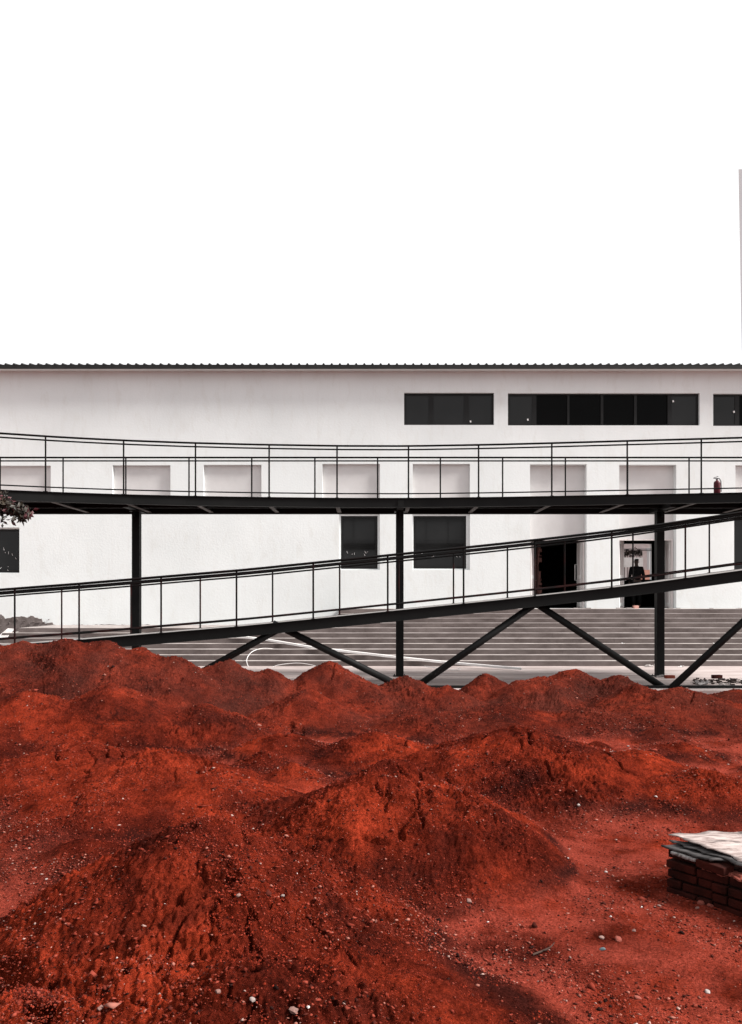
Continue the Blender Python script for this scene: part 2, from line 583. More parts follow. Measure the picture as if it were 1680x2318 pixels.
CRACKS = [   # pixel polyline, width, depth
    ([(501, 1985), (498, 2020), (500, 2054)], .012, .09), ([(508, 1940), (520, 1958)], .03, .07),
    ([(462, 2013), (424, 2064), (393, 2105), (391, 2141), (353, 2177), (342, 2197)], .013, .10),
    ([(475, 2050), (477, 2090)], .012, .09), ([(485, 2090), (470, 2115), (455, 2141)], .008, .07),
    ([(565, 2054), (552, 2105), (565, 2146)], .010, .08), ([(577, 2141), (572, 2203)], .012, .09),
    ([(455, 1962), (409, 2019), (358, 2070), (307, 2105)], .022, .08), ([(445, 1985), (487, 1990)], .035, .10),
    ([(530, 1953), (555, 1993)], .009, .06), ([(490, 1970), (512, 1990), (505, 2010)], .02, .10),
    ([(-10, 2210), (30, 2238), (102, 2256)], .06, .4), ([(98, 2240), (128, 2215)], .025, .16), ([(50, 2285), (100, 2296), (160, 2312)], .05, .3),
    ([(820, 1893), (881, 1904), (906, 1891), (909, 1860)], .022, .11), ([(960, 1740), (950, 1767)], .012, .08),
    ([(878, 1780), (876, 1834)], .012, .07), ([(930, 1840), (903, 1866)], .035, .12), ([(1009, 1755), (1050, 1790), (1106, 1823)], .02, .08),
    ([(900, 1735), (930, 1760), (975, 1800)], .015, .08), ([(850, 1770), (862, 1800)], .012, .07),
    ([(1190, 1648), (1203, 1680)], .02, .10), ([(1233, 1716), (1240, 1735), (1249, 1762)], .015, .09), ([(1157, 1646), (1218, 1655)], .04, .12),
    ([(123, 1690), (128, 1718)], .018, .1), ([(238, 1684), (241, 1716)], .016, .1), ([(266, 1684), (286, 1716)], .016, .1),
    ([(312, 1731), (350, 1718)], .06, .14), ([(280, 1678), (350, 1684)], .03, .07), ([(756, 1502), (751, 1532)], .02, .1), ([(770, 1512), (740, 1545)], .016, .07),
    ([(1095, 1522), (1080, 1535)], .02, .1), ([(1570, 1560), (1560, 1590)], .02, .08), ([(60, 1480), (110, 1505)], .09, .16), ([(650, 1655), (680, 1650)], .06, .12),
    ([(1610, 1742), (1640, 1752)], .04, .1), ([(1450, 1757), (1480, 1755)], .04, .1), ([(480, 1745), (540, 1750)], .05, .12), ([(430, 1873), (400, 1890)], .03, .1),
    ([(85, 1600), (95, 1606)], .05, .1), ([(405, 1537), (430, 1545)], .06, .12), ([(660, 1640), (640, 1662)], .04, .1), ([(1240, 1690), (1260, 1700)], .04, .1),
]

cr_ = random.Random(8)
RADIAL = []                                      # shrinkage cracks running down from the crests
for (mx, my, mh, mr_) in MOUNDS:
    if mh < 0.33 or my > 9 or my < 2.6:
        continue
    for _ in range(cr_.randint(3, 6)):
        a = cr_.uniform(0, 6.28)
        r0, L = mr_ * cr_.uniform(.03, .22), mr_ * cr_.uniform(.12, .34)
        pts = [Vector((mx + math.cos(a + cr_.uniform(-.25, .25) * k) * (r0 + L * k / 3), my + math.sin(a + cr_.uniform(-.25, .25) * k) * (r0 + L * k / 3))) for k in range(4)]
        RADIAL.append((pts, cr_.uniform(.006, .012) * (1 if my < 6 else 1.5), cr_.uniform(.05, .09)))


def build_dirt():
    nu, nr = 1120, 780
    d0, d1 = 1.7, 15.62
    dd = d0 * (d1 / d0) ** (np.linspace(0, 1, nr))
    uu = np.linspace(-0.62, 0.62, nu)
    Y, U = np.meshgrid(dd, uu, indexing='ij')
    X = U * (Y + 2.6)
    z, hm = height(X, Y)
    carve = np.zeros_like(z)
    r2 = random.Random(3)
    for pts, w, dep in CRACKS + RADIAL:
        g = [p if isinstance(p, Vector) else Vector(ground_hit(*p)) for p in pts]
        fine = [g[0]]
        for a, b in zip(g, g[1:]):
            n = max(2, int((b - a).length / 0.05))
            for k in range(1, n + 1):
                q = a.lerp(b, k / n)
                q += Vector((r2.uniform(-1, 1), r2.uniform(-1, 1))) * 0.022
                fine.append(q)
        xs = [p.x for p in fine]
        ys = [p.y for p in fine]
        pad = w * 3 + 0.05
        sel = (X > min(xs) - pad) & (X < max(xs) + pad) & (Y > min(ys) - pad) & (Y < max(ys) + pad)
        if not sel.any():
            continue
        sx, sy = X[sel], Y[sel]
        best = np.full(sx.shape, 9.0)
        for a, b in zip(fine, fine[1:]):
            ab = b - a
            L2 = max(ab.length_squared, 1e-9)
            t = np.clip(((sx - a.x) * ab.x + (sy - a.y) * ab.y) / L2, 0, 1)
            best = np.minimum(best, np.hypot(sx - a.x - t * ab.x, sy - a.y - t * ab.y))
        ww = 1.3 * w * (0.75 + 0.9 * np.abs(fbm(sx * 9, sy * 9, 2, 41)))
        c = 0.8 * dep * np.clip(1.2 - best / ww, 0, 1) * (0.6 + 0.8 * np.abs(fbm(sx * 14, sy * 14, 2, 43)))
        carve[sel] = np.maximum(carve[sel], c)
    z = z - carve
    # the sheet's outer rim dives under the ground plane
    rim = np.clip((np.abs(U) - 0.57) / 0.05, 0, 1)
    z = z * (1 - rim) - 0.3 * rim
    flat = np.clip(1 - (hm - 0.03) / 0.10, 0, 1)
    me = bpy.data.meshes.new("dirt_mounds")
    nv = nu * nr
    me.vertices.add(nv)
    me.vertices.foreach_set("co", np.stack([X, Y, z], -1).reshape(-1).astype(np.float32))
    idx = np.arange(nv).reshape(nr, nu)
    q = np.stack([idx[:-1, :-1], idx[:-1, 1:], idx[1:, 1:], idx[1:, :-1]], -1).reshape(-1, 4)
    nf = len(q)
    me.loops.add(nf * 4)
    me.polygons.add(nf)
    me.loops.foreach_set("vertex_index", q.reshape(-1).astype(np.int32))
    me.polygons.foreach_set("loop_start", (np.arange(nf) * 4).astype(np.int32))
    me.polygons.foreach_set("use_smooth", np.ones(nf, dtype=bool))
    me.update(calc_edges=True)
    a = me.attributes.new("dust", 'FLOAT', 'POINT')
    a.data.foreach_set("value", flat.reshape(-1).astype(np.float32))
    toe = np.exp(-((hm - 0.075) / 0.05) ** 2) * np.clip(0.7 + 1.6 * fbm(X * 0.9, Y * 0.9, 2, 52), 0, 1)
    old = np.clip((Y - 9.3) / 2.6, 0, 1)
    a = me.attributes.new("weathered", 'FLOAT', 'POINT')
    a.data.foreach_set("value", old.reshape(-1).astype(np.float32))
    a = me.attributes.new("toe", 'FLOAT', 'POINT')
    a.data.foreach_set("value", toe.reshape(-1).astype(np.float32))
    me.materials.append(M['dirt'])
    tag(new_obj("dirt_mounds", me), kind="structure")


build_dirt()

gm = MB()
gm.face([(-400, -400, -0.16), (400, -400, -0.16), (400, 800, -0.16), (-400, 800, -0.16)])
tag(gm.build("ground", M['dirt']), kind="structure")

pv = MB()
pv.box((-30, 15.55, -0.15), (30, 21.05, 0.0), skip="b")
tag(pv.build("pavement", M['plaza']), kind="structure")
pv = MB()
pv.box((-30, 21.05, -0.15), (30, 60, -0.01), skip="bf")
tag(pv.build("back_pavement", M['plaza']), kind="structure")


def rock_points(n, seed):
    """ground positions for gravel: thick at the foot of slopes, thin elsewhere"""
    g = np.random.default_rng(seed)
    d = 2.0 * (15.2 / 2.0) ** (g.random(n) ** 0.85)
    u = g.uniform(-0.56, 0.56, n)
    X, Y = u * (d + 1.2), d
    z, hm = height(X, Y)
    toe = np.exp(-((hm - 0.07) / 0.07) ** 2)
    clus = np.clip(0.5 + 1.8 * fbm(X * 1.3, Y * 1.3, 3, 77), 0.02, 1.5)
    keep = g.random(n) < np.clip((0.34 * np.clip(hm / 0.1, 0.12, 1) + 0.75 * toe) * clus, 0, 1)
    return X[keep], Y[keep], z[keep], g


def build_gravel():
    X, Y, Z, g = rock_points(420000, 5)
    n = len(X)
    s = 0.0028 + 0.0085 * g.random(n) ** 3.6
    s *= np.where(Y > 6, np.sqrt(Y / 6), 1.0)
    big = g.random(n) < 0.012
    s = np.where(big, s * g.uniform(1.6, 2.8, n), s)
    oct_v = np.array([(1, 0, 0), (-1, 0, 0), (0, 1, 0), (0, -1, 0), (0, 0, 1), (0, 0, -1)], dtype=float)
    oct_f = np.array([(0, 2, 4), (2, 1, 4), (1, 3, 4), (3, 0, 4), (2, 0, 5), (1, 2, 5), (3, 1, 5), (0, 3, 5)])
    jit = g.uniform(0.6, 1.35, (n, 6, 1)) * oct_v[None] + g.uniform(-0.35, 0.35, (n, 6, 3))
    jit *= np.stack([g.uniform(0.9, 1.7, n), g.uniform(0.7, 1.2, n), g.uniform(0.4, 0.8, n)], -1)[:, None, :]
    ang = g.uniform(0, 2 * np.pi, n)
    ca, sa = np.cos(ang)[:, None], np.sin(ang)[:, None]
    vx = jit[:, :, 0] * ca - jit[:, :, 1] * sa
    vy = jit[:, :, 0] * sa + jit[:, :, 1] * ca
    V = np.stack([vx, vy, jit[:, :, 2]], -1) * s[:, None, None] + np.stack([X, Y, Z + s * 0.25], -1)[:, None, :]
    Fc = (oct_f[None] + (np.arange(n) * 6)[:, None, None]).reshape(-1, 3)
    me = bpy.data.meshes.new("gravel")
    me.vertices.add(n * 6)
    me.vertices.foreach_set("co", V.reshape(-1).astype(np.float32))
    nf = len(Fc)
    me.loops.add(nf * 3)
    me.polygons.add(nf)
    me.loops.foreach_set("vertex_index", Fc.reshape(-1).astype(np.int32))
    me.polygons.foreach_set("loop_start", (np.arange(nf) * 3).astype(np.int32))
    me.update(calc_edges=True)
    pal = np.array([(0.11, 0.018, 0.011), (0.16, 0.031, 0.02), (0.045, 0.010, 0.007), (0.22, 0.085, 0.064), (0.27, 0.17, 0.145), (0.42, 0.36, 0.34), (0.015, 0.006, 0.005)])
    pick = g.choice(len(pal), n, p=[.36, .29, .16, .085, .018, .003, .084])
    c = pal[pick] * g.uniform(0.75, 1.25, (n, 1))
    c = np.repeat(np.concatenate([c, np.ones((n, 1))], 1)[:, None, :], 6, 1)
    a = me.attributes.new("tint", 'FLOAT_COLOR', 'POINT')
    a.data.foreach_set("color", c.reshape(-1).astype(np.float32))
    me.materials.append(M['gravel'])
    tag(new_obj("gravel", me), kind="stuff")


build_gravel()


def build_crumbs():
    """crumbs of the same red earth, lying over the slopes"""
    g = np.random.default_rng(15)
    n = 1250000
    d = 2.0 * (14.8 / 2.0) ** (g.random(n) ** 0.9)
    X = g.uniform(-0.56, 0.56, n) * (d + 1.2)
    clus = np.clip(0.35 + 1.8 * fbm(X * 1.1, d * 1.1, 3, 91) + 0.8 * fbm(X * 5, d * 5, 2, 95), 0.03, 1.2)
    hm0 = base_height(X, d)
    keep = g.random(n) < 0.42 * clus * np.clip(hm0 / 0.12, 0.18, 1)
    X, Y = X[keep], d[keep]
    Z, _ = height(X, Y)
    n = len(X)
    s = (0.0022 + 0.0052 * g.random(n) ** 3.4) * np.where(Y > 5, np.sqrt(Y / 5), 1.0)
    tv = np.array([(1, 0, -.3), (-.2, .95, -.3), (-.9, -.2, -.3), (.1, -.9, -.3), (.05, .05, .75)])
    tf = np.array([(0, 1, 4), (1, 2, 4), (2, 3, 4), (3, 0, 4)])
    V = tv[None] * g.uniform(0.6, 1.3, (n, 5, 1)) + g.uniform(-0.25, 0.25, (n, 5, 3))
    ang = g.uniform(0, 2 * np.pi, n)
    ca, sa = np.cos(ang)[:, None], np.sin(ang)[:, None]
    V = np.stack([V[:, :, 0] * ca - V[:, :, 1] * sa, V[:, :, 0] * sa + V[:, :, 1] * ca, V[:, :, 2]], -1) * s[:, None, None]
    V += np.stack([X, Y, Z + s * 0.12], -1)[:, None, :]
    Fc = (tf[None] + (np.arange(n) * 5)[:, None, None]).reshape(-1, 3)
    me = bpy.data.meshes.new("earth_crumbs")
    me.vertices.add(n * 5)
    me.vertices.foreach_set("co", V.reshape(-1).astype(np.float32))
    nf = len(Fc)
    me.loops.add(nf * 3)
    me.polygons.add(nf)
    me.loops.foreach_set("vertex_index", Fc.reshape(-1).astype(np.int32))
    me.polygons.foreach_set("loop_start", (np.arange(nf) * 3).astype(np.int32))
    me.update(calc_edges=True)
    pal = np.array([(0.10, 0.0125, 0.0065), (0.16, 0.019, 0.009), (0.05, 0.0075, 0.005), (0.18, 0.03, 0.018), (0.022, 0.005, 0.004)])
    c = pal[g.choice(5, n, p=[.36, .26, .2, .1, .08])] * g.uniform(0.8, 1.2, (n, 1))
    c = np.repeat(np.concatenate([c, np.ones((n, 1))], 1)[:, None, :], 5, 1)
    a = me.attributes.new("tint", 'FLOAT_COLOR', 'POINT')
    a.data.foreach_set("color", c.reshape(-1).astype(np.float32))
    me.materials.append(M['gravel'])
    tag(new_obj("earth_crumbs", me), kind="stuff")


build_crumbs()

# ------------------------------------------------------------------ the white hall
DW = 25.5                                   # distance of the facade
HALL = thing("white_hall", "long white plastered hall with dark window strips and a dark ribbed roof edge", "building", (0, DW, 0))
HO = (0, DW, 0)
XL, XR = -16.0, 19.0
ZT = 9.66
FLOOR = 1.54
LOWFLOOR = 0.98


def rect(x0, y0, x1, y1, d=DW):
    a, b = at(x0, y0, d), at(x1, y1, d)
    return (a.x, b.z, b.x, a.z)             # x0, z0, x1, z1


upper_win = [rect(915, 889, 1118.6, 962), rect(1150, 890, 1584, 963), rect(1614.6, 891, 1790, 964)]
niches = [rect(-20, 1054, 115, 1140), rect(255, 1053, 386, 1140), rect(461, 1052, 592, 1140), rect(730, 1050, 860, 1140),
          rect(934.6, 1050, 1064, 1140), rect(1665, 1053, 1795, 1140)]
tall = [rect(1200, 1051, 1328, 1378), rect(1402, 1052, 1531, 1378)]
tall = [(a, FLOOR, c, d) for a, b, c, d in tall]
low_win = [rect(-75, 1194, 44, 1297), rect(768, 1160, 860, 1290), rect(934, 1160, 1064, 1290), rect(1662, 1163, 1785, 1291)]
glass_px = [(-70, 1197, 42, 1296), (771.5, 1167, 855, 1287.5), (936.5, 1167, 1056.5, 1287), (1664, 1172, 1780, 1289)]
door_hole = [rect(1201, 1219, 1327, 1378), rect(1403, 1219, 1529, 1378)]
door_hole = [(a, FLOOR, c, d) for a, b, c, d in door_hole]
NDEP = 0.13


def holed_plane(mb, y, X0, Z0, X1, Z1, holes, mi=0):
    xs = sorted({X0, X1, *[h[0] for h in holes], *[h[2] for h in holes]})
    zs = sorted({Z0, Z1, *[h[1] for h in holes], *[h[3] for h in holes]})
    xs = [x for x in xs if X0 <= x <= X1]
    zs = [z for z in zs if Z0 <= z <= Z1]
    for a, b in zip(xs, xs[1:]):
        for c, d in zip(zs, zs[1:]):
            mx, mz = (a + b) / 2, (c + d) / 2
            if any(h[0] < mx < h[2] and h[1] < mz < h[3] for h in holes):
                continue
            mb.face([(a, y, c), (b, y, c), (b, y, d), (a, y, d)], mi)


def reveal(mb, r, y0, y1, mi=0, floor=True):
    x0, z0, x1, z1 = r
    mb.face([(x0, y0, z0), (x0, y1, z0), (x0, y1, z1), (x0, y0, z1)], mi)
    mb.face([(x1, y0, z0), (x1, y0, z1), (x1, y1, z1), (x1, y1, z0)], mi)
    mb.face([(x0, y0, z1), (x0, y1, z1), (x1, y1, z1), (x1, y0, z1)], mi)
    if floor:
        mb.face([(x0, y0, z0), (x1, y0, z0), (x1, y1, z0), (x0, y1, z0)], mi)


wall = MB()
holed_plane(wall, DW, XL, -0.1, XR, ZT, upper_win + niches + tall + low_win)
for r in niches:
    reveal(wall, r, DW, DW + NDEP)
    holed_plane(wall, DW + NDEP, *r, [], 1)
for r in upper_win:
    reveal(wall, r, DW, DW + NDEP)
low_glass = []
for r, g in zip(low_win, glass_px):
    reveal(wall, r, DW, DW + NDEP)
    gr = rect(*g)
    low_glass.append(gr)
    holed_plane(wall, DW + NDEP, *r, [gr])
    reveal(wall, gr, DW + NDEP, DW + NDEP + 0.05)
for r, h in zip(tall, door_hole):
    reveal(wall, r, DW, DW + 0.24)
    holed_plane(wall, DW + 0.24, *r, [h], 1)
    reveal(wall, h, DW + 0.24, DW + 0.40)
# gable ends and the back wall, seen from outside only
BACK = 32.0
back_hole = rect(1413, 1231, 1475, 1312, BACK)
wall.face([(XL, DW, -0.1), (XL, DW, ZT), (XL, BACK + .2, ZT + 1.2), (XL, BACK + .2, -0.1)])
wall.face([(XR, DW, -0.1), (XR, BACK + .2, -0.1), (XR, BACK + .2, ZT + 1.2), (XR, DW, ZT)])
holed_plane(wall, BACK + .2, XL, -0.1, XR, ZT + 1.2, [back_hole])
reveal(wall, back_hole, BACK, BACK + .2)
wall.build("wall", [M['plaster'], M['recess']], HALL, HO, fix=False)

inn = MB()                                   # room inside, its unlit darkness put into the wall colour
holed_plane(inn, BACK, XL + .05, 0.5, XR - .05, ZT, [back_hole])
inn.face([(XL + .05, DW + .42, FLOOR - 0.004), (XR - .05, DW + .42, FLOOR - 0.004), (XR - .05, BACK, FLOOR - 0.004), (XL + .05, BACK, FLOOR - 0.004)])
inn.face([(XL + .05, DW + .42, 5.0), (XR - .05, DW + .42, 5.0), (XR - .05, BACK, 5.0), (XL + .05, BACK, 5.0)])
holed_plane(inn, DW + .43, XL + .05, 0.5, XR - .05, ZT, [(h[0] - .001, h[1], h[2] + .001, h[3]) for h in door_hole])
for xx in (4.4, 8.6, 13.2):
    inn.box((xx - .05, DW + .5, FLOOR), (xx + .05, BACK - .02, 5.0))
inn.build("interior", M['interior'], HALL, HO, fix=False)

# bare cement where the plaster has come off, low on the left
bp = MB()
outl = [(-60, 1386), (4, 1391), (12, 1400), (34, 1397), (48, 1396), (64, 1397.5), (71, 1394), (82, 1399), (95, 1401), (97, 1408), (104, 1411), (119, 1410), (122, 1415),
        (150, 1415.5), (180, 1414.6), (205, 1415.6), (230, 1413.8), (262, 1415.2), (292, 1414.5), (318, 1413.9), (350, 1414.8)]
rr = random.Random(5)
fine = []
for a, b in zip(outl, outl[1:]):
    for k in range(4):
        fine.append((a[0] + (b[0] - a[0]) * k / 4, a[1] + (b[1] - a[1]) * k / 4 + rr.uniform(-1.1, 1.1)))
for a, b in zip(fine, fine[1:]):
    pa, pb = at(a[0], a[1], DW), at(b[0], b[1], DW)
    y = DW - 0.022
    bp.face([(pa.x, y, 0.6), (pb.x, y, 0.6), (pb.x, y + .004, pb.z), (pa.x, y + .004, pa.z)])
    bp.face([(pa.x, y + .004, pa.z), (pb.x, y + .004, pb.z), (pb.x, DW + .01, pb.z + .01), (pa.x, DW + .01, pa.z + .01)])
for k in range(30):                           # crumbling lumps
    px = rr.uniform(-20, 118)
    py = rr.uniform(1400, 1424)
    c = at(px, py, DW - 0.03)
    s = rr.uniform(.01, .028)
    bp.obox(c, (s, 0, s * .3), (0, .02, 0), (-s * .2, 0, s * .6))
tag(bp.build("bare_patch", M['bare'], HALL, HO), "broken plaster baring grey cement at the wall's foot")

# roof
RF = MB()
pitch = 0.16
y0r, y1r = 25.05, BACK + 0.9
ze = 9.605
step = 0.272
xs_prof = []
x = XL - .4
while x < XR + .4:
    xs_prof += [(x, 0), (x + .085, 0), (x + .11, .05), (x + .15, .05), (x + .175, 0)]
    x += step
sec_a = [(px_, y0r, ze + .075 + pz) for px_, pz in xs_prof]
sec_b = [(px_, y1r, ze + .075 + pz + (y1r - y0r) * pitch) for px_, pz in xs_prof]
for i in range(len(xs_prof) - 1):
    RF.face([sec_a[i], sec_a[i + 1], sec_b[i + 1], sec_b[i]])
    a0, a1 = sec_a[i], sec_a[i + 1]
    RF.face([(a0[0], y0r, ze + .06), (a1[0], y0r, ze + .06), a1, a0])
roof = RF.build("roof", M['roof'], HALL, HO, fix=False)
fs = MB()
fs.box((XL - .4, y0r + .004, ze - .055), (XR + .4, y0r + .05, ze + .074))
fs.box((XL - .4, y0r + .05, ze + .03), (XR + .4, DW + .1, ze + .06))
fs.build("fascia", M['roof'], roof, HO)
sf = MB()
sf.box((XL - .4, y0r + .055, ze + .0), (XR + .4, DW - .003, ze + .028))
sf.build("soffit", M['plaster'], roof, HO)


def glazing(px0, py0, px1, py1, bays, label=None, handles=(), d=DW + NDEP):
    """bays: (start px, end px, material) of panes between dark bars"""
    x0, z0, x1, z1 = rect(px0, py0, px1, py1)
    fr = MB()
    y0, y1 = d - .035, d + .03
    t = .045
    e = .003
    fr.box((x0 + e, y0, z0 + e), (x1 - e, y1, z0 + t))
    fr.box((x0 + e, y0, z1 - t), (x1 - e, y1, z1 - e))
    fr.box((x0 + e, y0, z0 + t), (x0 + t, y1, z1 - t))
    fr.box((x1 - t, y0, z0 + t), (x1 - e, y1, z1 - t))
    edges = [b[0] for b in bays[1:]]
    prev_end = [b[1] for b in bays[:-1]]
    for a, b in zip(prev_end, edges):
        xa, xb = (a - CX) / F * DW, (b - CX) / F * DW
        fr.box((xa, y0 + .004, z0 + t), (xb, y1, z1 - t))
    f = fr.build("window", M['frame'], HALL, HO)
    if label:
        f["label"] = label
    for k, (a, b, m) in enumerate(bays):
        xa = (a - CX) / F * DW if k else x0 + t
        xb = (b - CX) / F * DW if k < len(bays) - 1 else x1 - t
        p = MB()
        dy = .012 if m == 'glass_dark' else -.012
        p.box((xa, d + dy, z0 + t), (xb, d + dy + .008, z1 - t))
        if m == 'glass_grey':               # opening casement: its own slim sash
            s = .03
            for bx in (((xa, z0 + t), (xb, z0 + t + s)), ((xa, z1 - t - s), (xb, z1 - t)), ((xa, z0 + t + s), (xa + s, z1 - t - s)), ((xb - s, z0 + t + s), (xb, z1 - t - s))):
                p.box((bx[0][0], d + dy - .02, bx[0][1]), (bx[1][0], d + dy - .001, bx[1][1]), 1)
        p.build("pane", [M[m], M['frame']], f, HO)
    for hx, hy in handles:
        c = at(hx, hy, DW)
        h = MB()
        h.obox((c.x, d - .05, c.z), (.022, 0, .006), (0, .018, 0), (-.006, 0, .03))
        h.build("handle", M['white'], f, HO)
    return f


glazing(915, 889, 1118.6, 962, [(915, 973, 'glass_grey'), (980, 1053, 'glass_grey'), (1061, 1118, 'glass_grey')], "three pane window strip", [(1066, 953)])
glazing(1150, 890, 1584, 963, [(1150, 1208, 'glass_grey'), (1216, 1286, 'glass_dark'), (1291, 1362, 'glass_dark'), (1368, 1438, 'glass_dark'), (1444, 1514, 'glass_dark'), (1521, 1584, 'glass_grey')],
        "long six pane window strip", [(1196, 949), (1526, 907)])
glazing(1614.6, 891, 1790, 964, [(1614, 1669, 'glass_grey'), (1677, 1740, 'glass_dark'), (1745, 1790, 'glass_dark')], "window strip cut off by the picture's edge", [(1664, 931)])
for r, g in zip(low_win, glass_px):
    f = glazing(*g, [(g[0], g[2], 'glass_grey')], None, (), DW + NDEP + 0.05)
# torn scraps of protective film on the lower glass
scr = random.Random(12)
for (wx, wy, n) in ((798, 1252, 3), (836, 1251, 4), (950, 1258, 3), (1030, 1258, 5), (990, 1257, 3), (20, 1245, 4), (12, 1285, 3), (28, 1262, 2)):
    fm = MB()
    for k in range(n):
        c = at(wx + scr.uniform(-12, 12), wy + scr.uniform(-7, 7), DW + NDEP + .008)
        a = scr.uniform(-.9, .9)
        L = scr.uniform(.012, .05)
        fm.obox(c, (L * math.sin(a), 0, L * math.cos(a)), (.004 * math.cos(a), 0, -.006 * math.sin(a)), (0, .002, 0))
    tag(fm.build("film_scraps", M['plastic'], HALL, HO), kind="stuff")

# doors: pale leaves standing open, with tall pull bars
def door_leaf(hx, hy, ang, width, pull_side, mats='door', top=1221):
    """leaf hinged at hx, swung by ang from +X"""
    z1 = at(0, top, DW + .3).z
    u = Vector((math.cos(ang), math.sin(ang), 0))
    n = Vector((-u.y, u.x, 0))
    o = Vector((hx, hy, 0))
    lf = MB()
    z0 = FLOOR + .01
    lf.obox(o + u * width / 2 + Vector((0, 0, (z0 + z1) / 2)), u * width / 2, n * .022, Vector((0, 0, (z1 - z0) / 2)))
    for a, b in ((0.0, .10), (width - .10, width)):
        lf.obox(o + u * (a + b) / 2 + Vector((0, 0, (z0 + z1) / 2)), u * (b - a) / 2, n * .030, Vector((0, 0, (z1 - z0) / 2 - .004)), 1)
    for zz in (z0 + .12, (z0 + z1) / 2 - .1, z1 - .08):
        lf.obox(o + u * width / 2 + Vector((0, 0, zz)), u * (width / 2 - .1), n * .029, Vector((0, 0, .06)), 1)
    f = lf.build("door_leaf", [M[mats], M['white'] if mats == 'door' else M[mats]], HALL, HO)
    za, zb = at(0, 1312, DW).z, at(0, 1275, DW).z
    h = MB()
    for s in (-1, 1):
        p = o + u * (width - .12) + n * (s * .03)
        q = o + u * (width - .12) + n * (s * .11)
        h.tube([(p.x, p.y, za), (q.x, q.y, za), (q.x, q.y, zb), (p.x, p.y, zb)], .014, 6)
    h.build("handle", M['white'], f, HO)
    return f


for h in door_hole:
    yh = DW + .27
    fr = MB()
    fr.box((h[0] + .003, yh - .06, FLOOR), (h[0] + .05, yh + .02, h[3] - .05))
    fr.box((h[2] - .05, yh - .06, FLOOR), (h[2] - .003, yh + .02, h[3] - .05))
    fr.box((h[0] + .003, yh - .06, h[3] - .05), (h[2] - .003, yh + .02, h[3] - .003))
    fr.build("door_frame", M['door'], HALL, HO)
d1, d2 = door_hole
door_leaf(d1[0] + .06, DW + .31, R(68), .95, 1)
door_leaf(d1[2] - .06, DW + .31, R(83), .95, 1)
door_leaf(d2[0] + .06, DW + .31, R(62), .95, 1)
door_leaf(d2[2] - .06, DW + .31, R(77), .95, 1)
b = MB()                                        # rough reddish edge of an inner leaf in the first doorway
c0 = at(1216, 1225, DW + .9)
b.box((c0.x, DW + .8, FLOOR), (c0.x + .10, DW + 1.3, c0.z))
for k in range(26):
    zz = FLOOR + random.uniform(.05, 2.2)
    b.box((c0.x + random.uniform(.0, .07), DW + .785, zz), (c0.x + .14, DW + .8, zz + random.uniform(.02, .2)))
b.build("rough_door_edge", M['door_old'], HALL, HO)

# back opening: bars across
bk = MB()
for py in (1243.0, 1246.3):
    c = at(1444, py, BACK + .05)
    bk.box((back_hole[0], BACK + .04, c.z - .014), (back_hole[2], BACK + .07, c.z + .014))
bk.build("opening_bars", M['frame'], HALL, HO)

# yard behind the hall, seen through the doorway
yw = MB()
ya, yb = at(1380, 1225, 40), at(1520, 1320, 40)
yw.box((ya.x - 2, 40, 0), (yb.x + 3, 40.2, 4.9))
for k in range(7):
    z = 1.0 + k * .55
    yw.box((ya.x - 2, 39.985, z), (yb.x + 3, 39.999, z + .03))
tag(yw.build("yard_wall", M['pink_wall']), "pink yard wall seen through the open right doorway", "wall")
wb = MB()
a, c = at(1400, 1262, 38), at(1456, 1284, 38)
wb.box((a.x, 38, c.z), (c.x, 38.06, a.z))
wb.box((a.x + .1, 38.0, 0), (a.x + .18, 38.06, c.z))
wb.box((c.x - .18, 38.0, 0), (c.x - .1, 38.06, c.z))
tag(wb.build("notice_board", M['white']), "white board behind the standing person's head in the yard", "board")
pl = MB()
a, c = at(1465.5, 1246, 37), at(1470.5, 1300, 37)
pl.tube([((a.x + c.x) / 2, 37, 0), ((a.x + c.x) / 2, 37, a.z)], .07, 10)
pl.box((a.x - .05, 36.9, a.z), (c.x + .05, 37.1, a.z + .12))
tag(pl.build("yard_post", M['grey_wall']), "grey post in the yard at the right side of the doorway view", "post")
tb = MB()
a, c = at(1456, 1290, 36), at(1473, 1310, 36)
tb.loft([[(a.x + .06, 36, 0), (c.x - .06, 36, 0), (c.x - .06, 36.4, 0), (a.x + .06, 36.4, 0)],
         [(a.x, 36, a.z), (c.x, 36, a.z), (c.x, 36.4, a.z), (a.x, 36.4, a.z)]])
tag(tb.build("terracotta_planter", M['terracotta']), "terracotta planter beside the standing person", "planter")
sh = MB()
sr = random.Random(9)
for k in range(700):
    c = at(1412 + sr.random() * 42, 1252 + sr.gauss(0, 4), 39)
    s = sr.uniform(.03, .08)
    a = Vector((sr.uniform(-1, 1), sr.uniform(-1, 1), sr.uniform(-1, 1))).normalized()
    bb = a.cross(Vector((0, .3, 1))).normalized()
    sh.face([c - a * s, c + bb * s * .4, c + a * s, c - bb * s * .4])
for k in range(6):
    c = at(1414 + k * 7, 1256, 39)
    sh.tube([(c.x, 39, 0), (c.x, 39, c.z)], .015, 5)
tag(sh.build("yard_shrub", M['leaf'], fix=False), "dark shrub above the white board in the yard", "shrub")

# the tall grey block at the right edge
tw = MB()
dT = 36.0
lt = [at(1671.8, 383, dT), at(1680.5, 870, dT), at(1697, 1494, dT)]
secs = []
for p in reversed(lt):
    z = p.z if p is not lt[2] else 0.0
    secs.append([(p.x, dT, z), (p.x + 6, dT, z), (p.x + 7, 40, z), (p.x + 2.2, 40, z)])
tw.loft(secs)
tag(tw.build("grey_tower", M['grey_wall']), "tall smooth grey tower rising behind the hall, cut off by the right edge", "tower")

